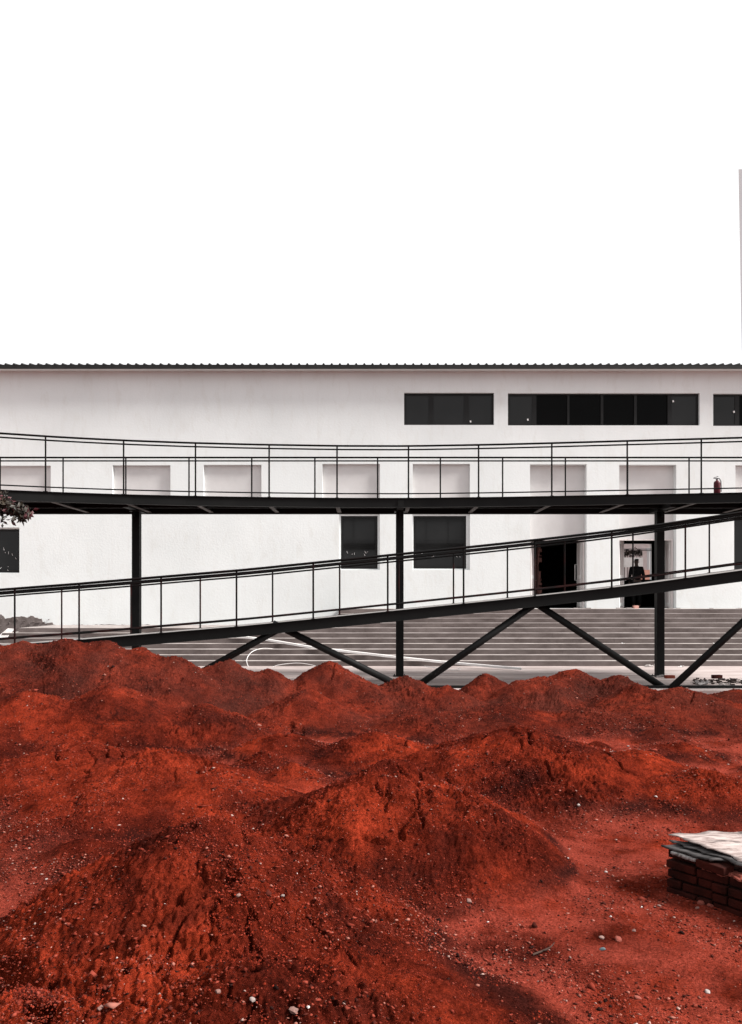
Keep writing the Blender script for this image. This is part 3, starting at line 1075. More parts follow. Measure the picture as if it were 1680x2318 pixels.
# ------------------------------------------------------------------ concrete steps
STEPS = thing("entrance_steps", "broad flight of stained concrete steps below the white hall", "steps", (0, 21, 0))
NR, RISE, GO = 11, 0.14, 0.335
XSTEP = -1.05
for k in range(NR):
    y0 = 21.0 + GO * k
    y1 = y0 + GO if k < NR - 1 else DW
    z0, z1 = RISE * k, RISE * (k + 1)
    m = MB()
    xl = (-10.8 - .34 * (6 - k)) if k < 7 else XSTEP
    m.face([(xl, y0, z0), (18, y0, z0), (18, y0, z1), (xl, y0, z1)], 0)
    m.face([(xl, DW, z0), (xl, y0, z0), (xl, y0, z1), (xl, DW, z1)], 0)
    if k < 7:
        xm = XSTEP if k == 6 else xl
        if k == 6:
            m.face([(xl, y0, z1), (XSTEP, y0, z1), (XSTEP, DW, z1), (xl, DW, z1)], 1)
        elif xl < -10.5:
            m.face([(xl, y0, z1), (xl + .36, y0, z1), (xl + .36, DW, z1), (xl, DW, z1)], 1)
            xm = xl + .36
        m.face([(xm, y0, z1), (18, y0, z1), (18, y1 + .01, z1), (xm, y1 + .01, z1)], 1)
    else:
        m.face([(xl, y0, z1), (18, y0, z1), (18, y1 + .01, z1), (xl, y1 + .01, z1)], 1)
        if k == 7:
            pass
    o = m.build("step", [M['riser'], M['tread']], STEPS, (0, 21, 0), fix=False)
# crumbs of mortar along the threshold
cr = MB()
for k in range(46):
    px = random.choice([random.uniform(1300, 1345), random.uniform(1400, 1425), random.uniform(1490, 1680), random.uniform(1150, 1200)])
    s = random.uniform(.015, .05)
    d = random.uniform(25.1, 25.4)
    X = (px - CX) / F * d
    cr.obox((X, d, FLOOR + s * .3), (s * 1.8, 0, 0), (0, s, 0), (0, 0, s * .35))
tag(cr.build("mortar_crumbs", M['tread'], STEPS, (0, 21, 0)), kind="stuff")

# ------------------------------------------------------------------ steel walkways
def smooth_curve(tab):
    xs, ys = zip(*tab)
    return lambda x: float(np.interp(x, xs, ys))


def ibeam(pts, h, mats, name, parent, origin, flange=.1, web_back=.035, side=-1):
    """channel beam following pts (top edge), open to the given side (-1: towards the camera)"""
    m = MB()
    secs = []
    for i, p in enumerate(pts):
        p = Vector(p)
        t = 0.016
        y = p.y
        f0, f1 = y, y + flange * (1 if side < 0 else -1)
        w = y + web_back * (1 if side < 0 else -1)
        zt, zb = p.z, p.z - h
        secs.append([(p.x, f0, zt), (p.x, f0, zt - t), (p.x, w, zt - t), (p.x, w, zb + t), (p.x, f0, zb + t), (p.x, f0, zb), (p.x, f1, zb), (p.x, f1, zt)])
    m.loft(secs)
    return m.build(name, mats, parent, origin)


def railing(parent, origin, path, zoff_top, posts, r_top, r_sec, r_bot, r_post, mat, gap=.083, bot=.1, label=None, mat_low=None):
    """path: list of deck-edge points; posts: list of points on the deck edge"""
    m = MB()
    up = Vector((0, 0, 1))
    m.tube([p + up * (zoff_top - r_top) for p in path], r_top, 8)
    o = m.build("railing", mat, parent, origin, smooth=True)
    if label:
        o["label"] = label
    m = MB()
    m.tube([p + up * (zoff_top - r_top - gap) for p in path], r_sec, 8)
    m.build("second_rail", mat, o, origin, smooth=True)
    m = MB()
    m.tube([p + up * bot for p in path], r_bot, 8)
    m.build("bottom_rail", mat_low or mat, o, origin, smooth=True)
    pm = MB()
    pm.tube([(0, 0, -.03), (0, 0, zoff_top - r_top * 1.6)], r_post, 8)
    pm.box((-r_post * 2, -r_post * 1.6, 0), (r_post * 2, r_post * 1.6, .008))
    first = None
    for p in posts:
        loc = Vector(p) - Vector(origin)
        if first is None:
            first = pm.build("post", mat_low or mat, o, (0, 0, 0), loc)
        else:
            c = first.copy()
            c.location = loc
            COL.objects.link(c)
            c.parent = o
    return o


# ---- upper walkway: level deck whose near edge sweeps towards the viewer at both ends
UZ = 4.245
near_tab = smooth_curve([(-500, 1082), (-250, 1094), (0, 1108), (140, 1114), (279, 1118.6), (420, 1122), (560, 1124.5), (760, 1126.7), (925, 1127), (1120, 1124.8), (1270, 1122.2), (1421, 1119.3), (1550, 1117), (1680, 1114.5), (1950, 1107), (2200, 1099)])


def upper_near(px):
    d = (UZ - EYE) * F / (HY - near_tab(px))
    return Vector(((px - CX) / F * d, d, UZ))


UW = thing("upper_walkway", "level black steel walkway crossing in front of the white hall on square columns", "walkway", (0, 18, 0))
UO = (0, 18, 0)
path_n = [upper_near(px) for px in range(-480, 2161, 60)]
DF = 19.0
far_posts_px = [-284, -142, 0.5, 143, 285, 428, 570, 713, 855, 997, 1138, 1280, 1421, 1560, 1702, 1844, 1986]
path_f = [Vector((x, DF, UZ)) for x in np.linspace(path_n[0].x, path_n[-1].x, 12)]
ibeam(path_n, .22, M['steel'], "near_beam", UW, UO)
ibeam([Vector((p.x, DF, p.z)) for p in path_f], .22, M['steel'], "far_beam", UW, UO, side=1)
dk = MB()
secs = [[(p.x, p.y + .11, UZ - .005), (p.x, p.y + .11, UZ - .06), (p.x, DF - .11, UZ - .06), (p.x, DF - .11, UZ - .005)] for p in path_n]
dk.loft(secs)
dk.build("deck", M['steel'], UW, UO)
near_posts_px = [-250, -75, 102, 279, 442, 609, 763, 925, 1084, 1250, 1421, 1589, 1760, 1930]
for px in near_posts_px:
    p = upper_near(px)
    j = MB()
    j.box((p.x - .05, p.y + .115, UZ - .19), (p.x + .05, DF - .115, UZ - .175), 1)
    j.box((p.x - .008, p.y + .115, UZ - .175), (p.x + .008, DF - .115, UZ - .062), 0)
    j.build("joist", [M['steel'], M['joist']], UW, UO)
for y in (17.95, ):                             # long stringer half way across
    s = MB()
    s.box((-9.5, 18.05, UZ - .17), (9.8, 18.09, UZ - .062))
    s.build("stringer", M['steel'], UW, UO)
cm = None
for px in (309.5, 905, 1493):
    X = (px - CX) / F * 18.35
    if cm is None:
        c = MB()
        hw = .092
        ztop = UZ - .222
        c.box((-hw, -hw, 0), (hw, hw, ztop - .012))
        c.box((-.16, -.16, .001), (.16, .16, .016))
        c.box((-.13, -.22, ztop - .011), (.13, .22, ztop + .02))
        for sx in (-1, 1):
            for sy in (-1, 1):
                c.tube([(sx * .125, sy * .125, .01), (sx * .125, sy * .125, .045)], .012, 6)
        c.obox((0, -.16, ztop - .08), (.008, 0, 0), (0, .07, 0), (0, 0, .07))
        c.obox((0, .16, ztop - .08), (.008, 0, 0), (0, .07, 0), (0, 0, .07))
        cm = c.build("column", M['steel'], UW, (0, 0, 0), Vector((X, 18.35, 0)) - Vector(UO), bevel=.006)
    else:
        k = cm.copy()
        k.location = Vector((X, 18.35, 0)) - Vector(UO)
        COL.objects.link(k)
        k.parent = UW
    # cross head over the column
    ch = MB()
    ch.box((X - .07, 17.5, UZ - .215), (X + .07, DF - .12, UZ - .064))
    ch.build("cross_head", M['steel'], UW, UO)
railing(UW, UO, [p + Vector((0, .03, 0)) for p in path_n], 1.235, [upper_near(px) + Vector((0, .03, 0)) for px in near_posts_px], .023, .018, .015, .019, M['rail_dark'], .085, .1, "near railing sweeping towards the viewer at both ends")
railing(UW, UO, [p + Vector((0, -.03, 0)) for p in path_f], 1.235, [Vector(((px - CX) / F * (DF - .03), DF - .03, UZ)) for px in far_posts_px], .023, .018, .015, .019, M['rail_dark'], .085, .1, "straight far railing")

# ---- lower ramp, rising to the right on raking struts
LR = thing("lower_ramp", "black steel ramp rising to the right on raking tube struts", "ramp", (0, 16, 0))
LO = (0, 16, 0)
rail_tab = smooth_curve([(-500, 1371), (-200, 1348), (0, 1332), (178, 1318.5), (559, 1286.5), (839, 1258), (1119, 1229.5), (1260, 1214), (1400, 1197.5), (1490, 1185.5), (1580, 1172), (1680, 1157), (1900, 1124), (2200, 1079)])
RH = 1.215


def ramp_d(px):
    return 15.9 - .5 * max(0.0, (px - 1100) / 580.0) ** 2 if px < 1900 else 15.9 - .5 * (800 / 580.0) ** 2


def ramp_near(px):
    d = ramp_d(px)
    p = at(px, rail_tab(px), d)
    p.z -= RH
    return p


rp = [ramp_near(px) for px in range(-480, 2101, 60)]
rx = [p.x for p in rp]
rz = [p.z for p in rp]
ry = [p.y for p in rp]
WID = 1.4


def ramp_far(X):
    return Vector((X, float(np.interp(X, rx, ry)) + WID, float(np.interp(X, rx, rz))))


rf = [ramp_far(p.x) for p in rp]
ibeam(rp, .23, M['steel'], "near_beam", LR, LO)
ibeam(rf, .23, M['steel'], "far_beam", LR, LO, side=1)
dk = MB()
secs = [[(p.x, p.y + .105, p.z - .004), (p.x, p.y + .105, p.z - .06), (q.x, q.y - .105, q.z - .06), (q.x, q.y - .105, q.z - .004)] for p, q in zip(rp, rf)]
dk.loft(secs)
dk.build("deck", M['deck'], LR, LO)
jo = MB()
near_px = [-130, 32, 178, 364, 535, 709, 878, 1050, 1212, 1386, 1553, 1722, 1890]
for px in near_px:
    p = ramp_near(px)
    q = ramp_far(p.x)
    j = MB()
    j.box((p.x - .04, p.y + .108, p.z - .16), (p.x + .04, q.y - .108, p.z - .065))
    j.build("joist", M['steel'], LR, LO)
railing(LR, LO, [p + Vector((0, .03, 0)) for p in rp], RH, [ramp_near(px) + Vector((0, .03, 0)) for px in near_px], .028, .02, .016, .02, M['rail_dark'], .09, .135, "near railing of the ramp", M['rail'])
far_px = [-170, -18, 139, 296, 453, 617, 769, 903, 1027, 1149, 1277, 1426, 1585, 1740, 1880]
railing(LR, LO, [p + Vector((0, -.03, 0)) for p in rf], RH, [ramp_far((px - CX) / F * 17.25) + Vector((0, -.03, 0)) for px in far_px], .026, .019, .016, .019, M['rail_dark'], .09, .135, "far railing of the ramp", M['rail'])


def strut(pa, pb, d=16.12, r=.074):
    a, c = at(*pa, d), at(*pb, d)
    m = MB()
    m.tube([a, c], r, 14)
    m.build("strut", M['steel'], LR, LO, smooth=False).data.polygons.foreach_set("use_smooth", [len(p.vertices) == 4 for p in LR.children[-1].data.polygons])


strut((650, 1414), (455, 1522))
strut((618, 1411), (905, 1553))
strut((1226, 1357), (932, 1562))
strut((1200, 1357), (1510, 1562))
strut((1810, 1290), (1515, 1562), 15.95)
strut((45, 1470), (330, 1560))
for px, py in ((638, 1424), (1212, 1366)):      # gusset plates at the apexes
    c = at(px, py - 2, 16.02)
    m = MB()
    m.obox(c, (.2, 0, 0), (0, .012, 0), (0, 0, .075))
    m.build("gusset", M['steel'], LR, LO)
gb = MB()
gb.box((-8.5, 15.93, .0), (9.5, 16.03, .055))
gb.build("ground_rail", M['steel'], LR, LO)

# ------------------------------------------------------------------ fire extinguisher on the upper deck
p = at(1621, 1116, 17.25)
EX = thing("fire_extinguisher", "small dark red fire extinguisher standing on the upper walkway at right", "extinguisher", (p.x, 17.2, UZ - .005))
e = MB()
prof = [(0, 0.0), (.066, .0), (.072, .012), (.072, .30), (.066, .33), (.045, .352), (.02, .362), (.018, .385)]
e.loft([[(r_ * math.cos(a), r_ * math.sin(a), z) for a in [2 * math.pi * k / 20 for k in range(20)]] for r_, z in prof[1:]])
e.build("tank", M['red_tank'], EX, smooth=True)
e = MB()
e.tube([(0, 0, .38), (0, 0, .42)], .017, 8)
e.obox((-.03, 0, .437), (.055, 0, .022), (0, .009, 0), (-.002, 0, .006))
e.obox((-.035, 0, .405), (.04, 0, -.022), (0, .009, 0), (.002, 0, .005))
e.build("valve_handle", M['black'], EX)
e = MB()
e.tube([(.015, -.01, .41), (.05, -.02, .40), (.076, -.03, .34), (.080, -.03, .2), (.08, -.03, .1)], .010, 8)
e.build("hose", M['black'], EX, smooth=True)
# ------------------------------------------------------------------ person in the right doorway
def skin_body(name, chains, mat, parent, levels=2, root=0):
    """chains: list of (points, radii, attach index) joined into one skinned surface"""
    verts, edges, rad = [], [], []
    for pts, rs, att in chains:
        prev = att
        for q, r_ in zip(pts, rs):
            verts.append(q)
            rad.append(r_ if isinstance(r_, tuple) else (r_, r_))
            i = len(verts) - 1
            if prev is not None:
                edges.append((prev, i))
            prev = i
    me = bpy.data.meshes.new(name)
    me.from_pydata(verts, edges, [])
    o = new_obj(name, me, parent)
    sk = o.modifiers.new("skin", 'SKIN')
    sk.use_smooth_shade = True
    for i, r_ in enumerate(rad):
        me.skin_vertices[0].data[i].radius = r_
        me.skin_vertices[0].data[i].use_root = (i == root)
    s = o.modifiers.new("sub", 'SUBSURF')
    s.levels = levels
    s.render_levels = levels
    me.materials.append(mat)
    return o


pp = at(1441, 1376, 26.6)
PE = thing("person", "dark silhouetted person standing in the right doorway against the bright yard opening", "person", (pp.x, 26.6, FLOOR))
# the figure looks into the hall (+Y); body, then clothes over it
ch = [
    ([(0, 0, .94), (0, .0, 1.08), (0, -.01, 1.24), (0, -.01, 1.38), (0, 0, 1.47), (0, .01, 1.53)], [(.15, .11), (.14, .10), (.17, .11), (.15, .10), (.065, .065), (.056, .058)], None),
    ([(0, .02, 1.60), (0, .015, 1.68), (0, .005, 1.735)], [(.068, .085), (.078, .098), (.06, .075)], 5),
]
body = skin_body("body", ch + [
    ([(-.18, 0, 1.405), (-.235, -.01, 1.14), (-.245, .03, .90), (-.245, .045, .82)], [.062, .046, .034, .028], 3),
    ([(.18, 0, 1.405), (.245, -.01, 1.14), (.27, .04, .90), (.27, .055, .82)], [.062, .046, .034, .028], 3),
    ([(-.095, 0, .86), (-.105, .01, .49), (-.11, -.01, .09), (-.115, .07, .035), (-.12, .14, .03)], [.092, .062, .043, .042, .03], 0),
    ([(.095, 0, .86), (.11, .03, .49), (.12, .02, .09), (.13, .10, .035), (.14, .17, .03)], [.092, .062, .043, .042, .03], 0),
], M['skin'], PE)
for s in (-1, 1):                               # hands with fingers, hanging
    hx = -.245 if s < 0 else .27
    hy = .045 if s < 0 else .055
    hand = skin_body("hand", [
        ([(hx, hy, .835), (hx, hy + .004, .79), (hx, hy + .006, .75)], [(.022, .026), (.016, .036), (.014, .034)], None),
    ], M['skin'], PE)
    for k, (dy, L) in enumerate(((-.028, .062), (-.009, .074), (.010, .070), (.027, .055))):
        skin_body("finger", [([(hx, hy + dy + .006, .752), (hx - s * .006, hy + dy + .006, .752 - L * .5), (hx - s * .02, hy + dy + .004, .752 - L)], [.0085, .008, .0065], None)], M['skin'], hand, 1)
    skin_body("thumb", [([(hx, hy + .028, .80), (hx - s * .006, hy + .05, .77), (hx - s * .01, hy + .056, .74)], [.011, .010, .008], None)], M['skin'], hand, 1)
skin_body("shirt", [
    ([(0, 0, .92), (0, .0, 1.08), (0, -.01, 1.24), (0, -.01, 1.385), (0, 0, 1.46)], [(.165, .125), (.155, .118), (.185, .128), (.165, .115), (.075, .078)], None),
    ([(-.185, 0, 1.41), (-.238, -.01, 1.14), (-.246, .03, .905)], [.074, .058, .045], 3),
    ([(.185, 0, 1.41), (.248, -.01, 1.14), (.271, .04, .905)], [.074, .058, .045], 3),
], M['cloth'], PE)
skin_body("trousers", [
    ([(0, 0, .98), (0, 0, .90)], [(.152, .118), (.155, .12)], None),
    ([(-.095, 0, .82), (-.105, .01, .49), (-.11, -.01, .10)], [.104, .078, .066], 1),
    ([(.095, 0, .82), (.11, .03, .49), (.12, .02, .10)], [.104, .078, .066], 1),
], M['cloth'], PE)
skin_body("hair", [([(0, -.012, 1.655), (0, -.008, 1.70), (0, -.002, 1.742)], [(.082, .092), (.084, .100), (.062, .074)], None)], M['hair'], PE)
for s in (-1, 1):
    skin_body("ear", [([(s * .078, .01, 1.61), (s * .086, .006, 1.645)], [(.010, .016), (.011, .02)], None)], M['skin'], PE, 1)
skin_body("nose", [([(0, .095, 1.655), (0, .112, 1.625), (0, .10, 1.615)], [.012, .016, .014], None)], M['skin'], PE, 1)
ey = MB()
for s in (-1, 1):
    ey.obox((s * .032, .088, 1.655), (.012, 0, 0), (0, .008, 0), (0, 0, .006))
ey.build("eyes", M['white'], PE)
mo = MB()
mo.obox((0, .096, 1.578), (.025, 0, 0), (0, .006, 0), (0, 0, .005))
mo.build("mouth", M['leaf_red'], PE)

# ------------------------------------------------------------------ things lying on the steps and the paving
def step_surface(y, X=0):
    k = int((y - 21.0) / GO)
    if y < 21:
        return 0.0
    return RISE * (min(k, NR - 1) + 1)


# long pale plastic trim lying down the steps
sp = MB()
pts = [(500, 1438, 5.2), (560, 1443.5, 5), (606, 1449, 4.6), (706, 1466, 3.2), (800, 1477, 2.3), (900, 1488.5, 1.4), (1000, 1499, .6), (1119, 1509.5, -.6), (1180, 1514, -1.3)]
secs = []
for px, py, k in pts:
    a_ = (py - HY) / F
    q = GO / RISE
    y = (21 + q * (EYE - .05) - GO) / (1 + q * a_)     # rests on the edges of the steps
    p = at(px, py, y)
    if p.z < .06:
        p = at(px, py, (EYE - .06) / a_)
    w = .040
    secs.append([(p.x, p.y - .05, p.z - w * .6), (p.x, p.y + .02, p.z - w * .3), (p.x, p.y + .03, p.z + w), (p.x, p.y - .04, p.z + w * .8)])
sp.loft(secs)
tag(sp.build("plastic_strip", M['plastic'], smooth=False), "long bowed white plastic strip lying down the concrete steps", "strip")


def cable(px_pts, d, r, label):
    m = MB()
    P = [at(px, py, dd) for (px, py), dd in zip(px_pts, d)]
    fine = []
    for i in range(len(P) - 1):                 # Catmull-Rom
        p0, p1, p2, p3 = P[max(i - 1, 0)], P[i], P[i + 1], P[min(i + 2, len(P) - 1)]
        for k in range(6):
            t = k / 6
            fine.append(.5 * ((2 * p1) + (p2 - p0) * t + (2 * p0 - 5 * p1 + 4 * p2 - p3) * t * t + (3 * p1 - p0 - 3 * p2 + p3) * t ** 3))
    fine.append(P[-1])
    m.tube(fine, r, 6)
    tag(m.build("cable", M['plastic'], smooth=True), label, "cable")


cable([(632, 1471), (610, 1468), (590, 1468.5), (570, 1476), (559, 1492), (562, 1508), (575, 1522)], [22, 21.9, 21.8, 21.4, 21.0, 20.8, 20.6], .009, "white cable looping in a half circle over the lower steps")
cable([(608, 1516), (628, 1506), (670, 1501), (700, 1504), (722, 1510)], [20.7, 20.8, 20.9, 20.85, 20.7], .008, "white cable arching low behind the pointed red mound")
cable([(960, 1508), (990, 1512), (1020, 1516), (1042, 1516), (1035, 1511)], [20.0, 19.8, 19.6, 19.6, 19.9], .010, "thin white cable trailing on the paving near a strut")

# leaning ribbed tin sheet at the far left
tn = MB()
A, B_, C_, D_ = at(-14, 1448, 22.4), at(14, 1446, 22.4), at(33, 1423.5, 23.2), at(18, 1422.5, 23.2)
n = 14
for i in range(n):
    def pt(a, b, t, k):
        q = a.lerp(b, t)
        return q + Vector((0, -.02 if k % 2 else .015, .012 if k % 2 else 0))
    t0, t1 = i / n, (i + 1) / n
    tn.face([pt(A, B_, t0, i), pt(A, B_, t1, i + 1), pt(D_, C_, t1, i + 1), pt(D_, C_, t0, i)])
o = tn.build("tin_sheet", M['tin'], fix=False)
so = o.modifiers.new("solid", 'SOLIDIFY')
so.thickness = .006
tag(o, "ribbed pale tin sheet leaning at the left end of the steps", "sheet")


def brick_obj(loc, mat, label, rz=0.0, size=(.11, .055, .035), tilt=0.0, group=None):
    m = MB()
    sx, sy, sz = size
    m.box((-sx, -sy, 0), (sx, sy, sz * 2))
    m.box((-sx * .6, -sy * .45, sz * 2 - .002), (sx * .6, sy * .45, sz * 2 + .003))
    o = m.build("brick", M[mat], None, (0, 0, 0), Vector(loc), bevel=.006)
    o.rotation_euler = (tilt, 0, rz)
    return tag(o, label, "brick", group)


p = at(1440, 1378, 25.4)
brick_obj((p.x, 25.42, FLOOR), 'brick_pale', "pale broken brick on the sill of the right doorway", .2, (.085, .05, .05))
p = at(1516, 1533, 17.9)
brick_obj((p.x, 17.9, 0), 'brick', "red brick on the paving beside the right hand column", .05)
p = at(1614, 1532, 17.6)
brick_obj((p.x, 17.4, .05), 'brick_dark', "dark brick on the rubble strip near the right edge", .2, (.11, .055, .04))
# rubble strip at the right
rb = MB()
for k in range(260):
    px = random.uniform(1570, 1760)
    y = random.gauss(17.0, .28)
    s = random.uniform(.008, .025)
    X = (px - CX) / F * y
    h_ = max(0, .10 - abs(y - 17.0) * .22)
    rb.obox((X, y, random.uniform(0, h_) + s * .3), (s * random.uniform(.8, 1.6), s * random.uniform(-.5, .5), 0), (s * random.uniform(-.4, .4), s, s * random.uniform(-.3, .3)), (0, 0, s * random.uniform(.4, .8)))
tag(rb.build("rubble", M['rubble']), kind="stuff")


def scrap(px, py, d, label, mat='plastic', s=.05, z=None, name="plastic_scrap", cat="litter"):
    p = at(px, py, d)
    if z is not None:
        p.z = z
    r_ = random.Random(int(px * 7 + py))
    m = MB()
    n = 5
    V = [[Vector((p.x + (i / (n - 1) - .5) * s * 2.4 + r_.uniform(-.2, .2) * s, p.y + (j / (n - 1) - .5) * s * 1.4, p.z + abs(r_.gauss(0, .35)) * s + .004)) for i in range(n)] for j in range(n)]
    for j in range(n - 1):
        for i in range(n - 1):
            m.face([V[j][i], V[j][i + 1], V[j + 1][i + 1], V[j + 1][i]])
    o = m.build(name, M[mat], fix=False)
    so = o.modifiers.new("solid", 'SOLIDIFY')
    so.thickness = .003
    return tag(o, label, cat)


scrap(1470, 1499, 20.85, "crumpled clear plastic at the foot of the steps left of the right column", 'tread', .10, .0)
scrap(1544, 1499, 20.8, "white plastic scrap at the foot of the steps right of the right column", 'white', .045, .0)
scrap(1536, 1500, 20.7, "tiny white scrap beside the larger one at the foot of the steps", 'white', .02, .0)
scrap(1411, 1461, 22.05, "white paper scrap on a step between the right hand struts", 'white', .03, RISE * 4)
scrap(1617, 1461, 22.1, "white paper scrap on a step near the right edge", 'white', .03, RISE * 4)
scrap(1590, 1537, 16.6, "long torn white sheet beside the dark rubble strip", 'plank', .12, .0)
scrap(1640, 1539, 16.4, "pale torn sheet on the paving edge by the right edge", 'tread', .10, .0)
p = at(1490, 1529, 18.2)
m = MB()
m.obox((p.x, 18.1, .035), (.09, 0, .02), (0, .05, 0), (-.006, 0, .012))
tag(m.build("wood_offcut", M['plank']), "grey wood offcut leaning at the foot of the right column", "wood")

# ------------------------------------------------------------------ brick chamber with sheets, right foreground
BX = Vector((2.00, 5.10, 0))
u = Vector((.60, -.80, 0))
v = Vector((.86, .50, 0)).normalized()
gz = -.08
BC = thing("brick_chamber", "low shadow-dark brick chamber under weathered sheets at the right edge", "brick wall", (BX.x, BX.y, gz))
bm_ = MB()
core = MB()
rb = random.Random(21)
LU, LV, TH = 1.15, 1.3, .11
bh = .063


def brick_row(o, dirv, L, inward, z, off, top):
    t = -off
    while t < L:
        l = .215 if rb.random() < .75 else .105
        a, b = max(t, 0), min(t + l, L)
        if b - a > .03 and not (top and rb.random() < .25):
            c = o + dirv * (a + b) / 2 + inward * (TH / 2) + Vector((0, 0, z + bh / 2))
            j = rb.uniform(-.02, .012)
            c.z += rb.uniform(-.006, .006)
            dv_ = (dirv + inward * rb.uniform(-.07, .07) + Vector((0, 0, rb.uniform(-.04, .04)))).normalized()
            bm_.obox(c - inward * j, dv_ * ((b - a) / 2 - .006), inward * (TH / 2), Vector((0, 0, bh / 2 - .006)))
        t += l


for k in range(5):
    z = gz + k * bh
    top = k == 4
    o0 = BX
    L = LU if k < 4 else .42
    brick_row(o0, u, L, v, z, .11 * (k % 2), top)
    brick_row(BX + u * LU + v * 0.0, v, LV, -u, z, .1 * ((k + 1) % 2), top)
    brick_row(BX + v * TH, v, LV - TH, u, z, .1 * (k % 2), False)
hh = 4 * bh - .012
for (o, dv, L, inw) in ((BX, u, LU, v), (BX + u * LU, v, LV, -u), (BX + v * TH, v, LV - TH, u)):
    c = o + dv * L / 2 + inw * TH / 2 + Vector((0, 0, gz + hh / 2))
    core.obox(c, dv * (L / 2 - .04), inw * (TH / 2 - .034), Vector((0, 0, hh / 2)))
bo = bm_.build("bricks", M['brick_dark'], BC, (BX.x, BX.y, gz), bevel=.007)
core.build("mortar", M['mortar'], BC, (BX.x, BX.y, gz))
# red dirt and crumbs on the open ledge
ld = MB()
for k in range(240):
    t = rb.uniform(.25, LU)
    w = rb.uniform(0, TH)
    s = abs(rb.gauss(0, .008)) + .004
    c = BX + u * t + v * w + Vector((0, 0, gz + 4 * bh + s * .2))
    ld.obox(c, (s * 1.3, s * .2, 0), (-s * .3, s, 0), (0, s * .2, s * .5))
tag(ld.build("ledge_crumbs", M['stone_red'], BC, (BX.x, BX.y, gz)), kind="stuff")


def sheet(corner, e1, e2, z0, warp, mat, label, thick=.008, seed=0, n1=34, n2=16, name="weathered_sheet", ragged=.02, tilt=(0, 0)):
    r_ = np.random.default_rng(seed)
    e1, e2, corner = Vector(e1), Vector(e2), Vector(corner)
    m = MB()
    P = []
    for i in range(n1 + 1):
        row = []
        for j in range(n2 + 1):
            a, b = i / n1, j / n2
            q = corner + e1 * a + e2 * b
            rg = ragged * float(noise2(np.array([a * 7.0 + seed]), np.array([b * 5.0]), seed)[0])
            if j in (0, n2):
                q += e2.normalized() * rg * 1.4
            if i in (0, n1):
                q += e1.normalized() * rg * 1.4
            zz = z0 + warp * float(fbm(np.array([a * 2.2 + seed * 3.1]), np.array([b * 1.6 + .3]), 3, seed)[0]) + .006 * float(noise2(np.array([a * 14.0]), np.array([b * 9.0]), seed + 5)[0])
            zz += tilt[0] * a + tilt[1] * b
            row.append(Vector((q.x, q.y, zz)))
        P.append(row)
    for i in range(n1):
        for j in range(n2):
            m.face([P[i][j], P[i + 1][j], P[i + 1][j + 1], P[i][j + 1]])
    import bmesh
    o = m.build(name, M[mat], None, (corner.x, corner.y, z0), (corner.x, corner.y, z0), smooth=True, fix=False)
    b = bmesh.new()
    b.from_mesh(o.data)
    bmesh.ops.remove_doubles(b, verts=b.verts, dist=1e-5)
    bmesh.ops.recalc_face_normals(b, faces=b.faces)
    b.to_mesh(o.data)
    b.free()
    so = o.modifiers.new("solid", 'SOLIDIFY')
    so.thickness = thick
    return tag(o, label, "sheet")


zt = gz + 5 * bh
sheet((2.02, 5.06, 0), (.95, .08, 0), (.10, -.14, 0), zt - .004, .006, 'plank', "grey plank lowest on the brick chamber", .02, 3, name="grey_plank", ragged=.006)
sheet((1.985, 5.14, 0), (1.2, .12, 0), (.20, -.30, 0), zt + .014, .014, 'sheet_dark', "dark tarred sheet under the pale one on the brick chamber", .012, 4, name="tarred_sheet", ragged=.02)
sheet((2.05, 5.17, 0), (1.25, .12, 0), (.30, -.44, 0), zt + .030, .02, 'sheet_dark', "black buckled sheet just below the topmost pale sheet", .008, 8, name="tarred_sheet", ragged=.04, tilt=(0, -.015))
sheet((2.06, 5.20, 0), (1.35, .14, 0), (.34, -.47, 0), zt + .052, .03, 'sheet', "pale weathered sheet lying topmost on the brick chamber", .007, 6, ragged=.05, tilt=(.03, -.02))


# ------------------------------------------------------------------ loose stones and pieces big enough to tell apart
def stone(px, py, s, mat, label, flat=.6, name="stone", cat="stone", seed=None):
    X, Y = ground_hit(px, py)
    z = float(height(np.array([X]), np.array([Y]))[0][0])
    import bmesh
    b = bmesh.new()
    bmesh.ops.create_icosphere(b, subdivisions=2, radius=1)
    r_ = random.Random(seed or int(px + py * 3))
    s *= 0.62
    o3 = Vector((r_.uniform(0, 90), r_.uniform(0, 90), 0))
    for vv in b.verts:
        c = vv.co
        k = 1 + .35 * float(noise2(np.array([c.x * 1.3 + o3.x]), np.array([c.y * 1.3 + c.z + o3.y]))[0])
        vv.co = Vector((c.x * k * 1.25, c.y * k * .85, c.z * k * flat))
        for ax in range(3):                      # flat broken faces
            vv.co[ax] = max(-1.0 if ax < 2 else -flat * .8, min(vv.co[ax], .85 if ax < 2 else flat * .75))
    me = bpy.data.meshes.new(name)
    bmesh.ops.scale(b, vec=(s, s, s), verts=b.verts)
    b.to_mesh(me)
    b.free()
    me.materials.append(M[mat])
    o = new_obj(name, me, None, (X, Y, z + s * flat * .35))
    o.rotation_euler = (r_.uniform(-.3, .3), r_.uniform(-.3, .3), r_.uniform(0, 6.28))
    return tag(o, label, cat)


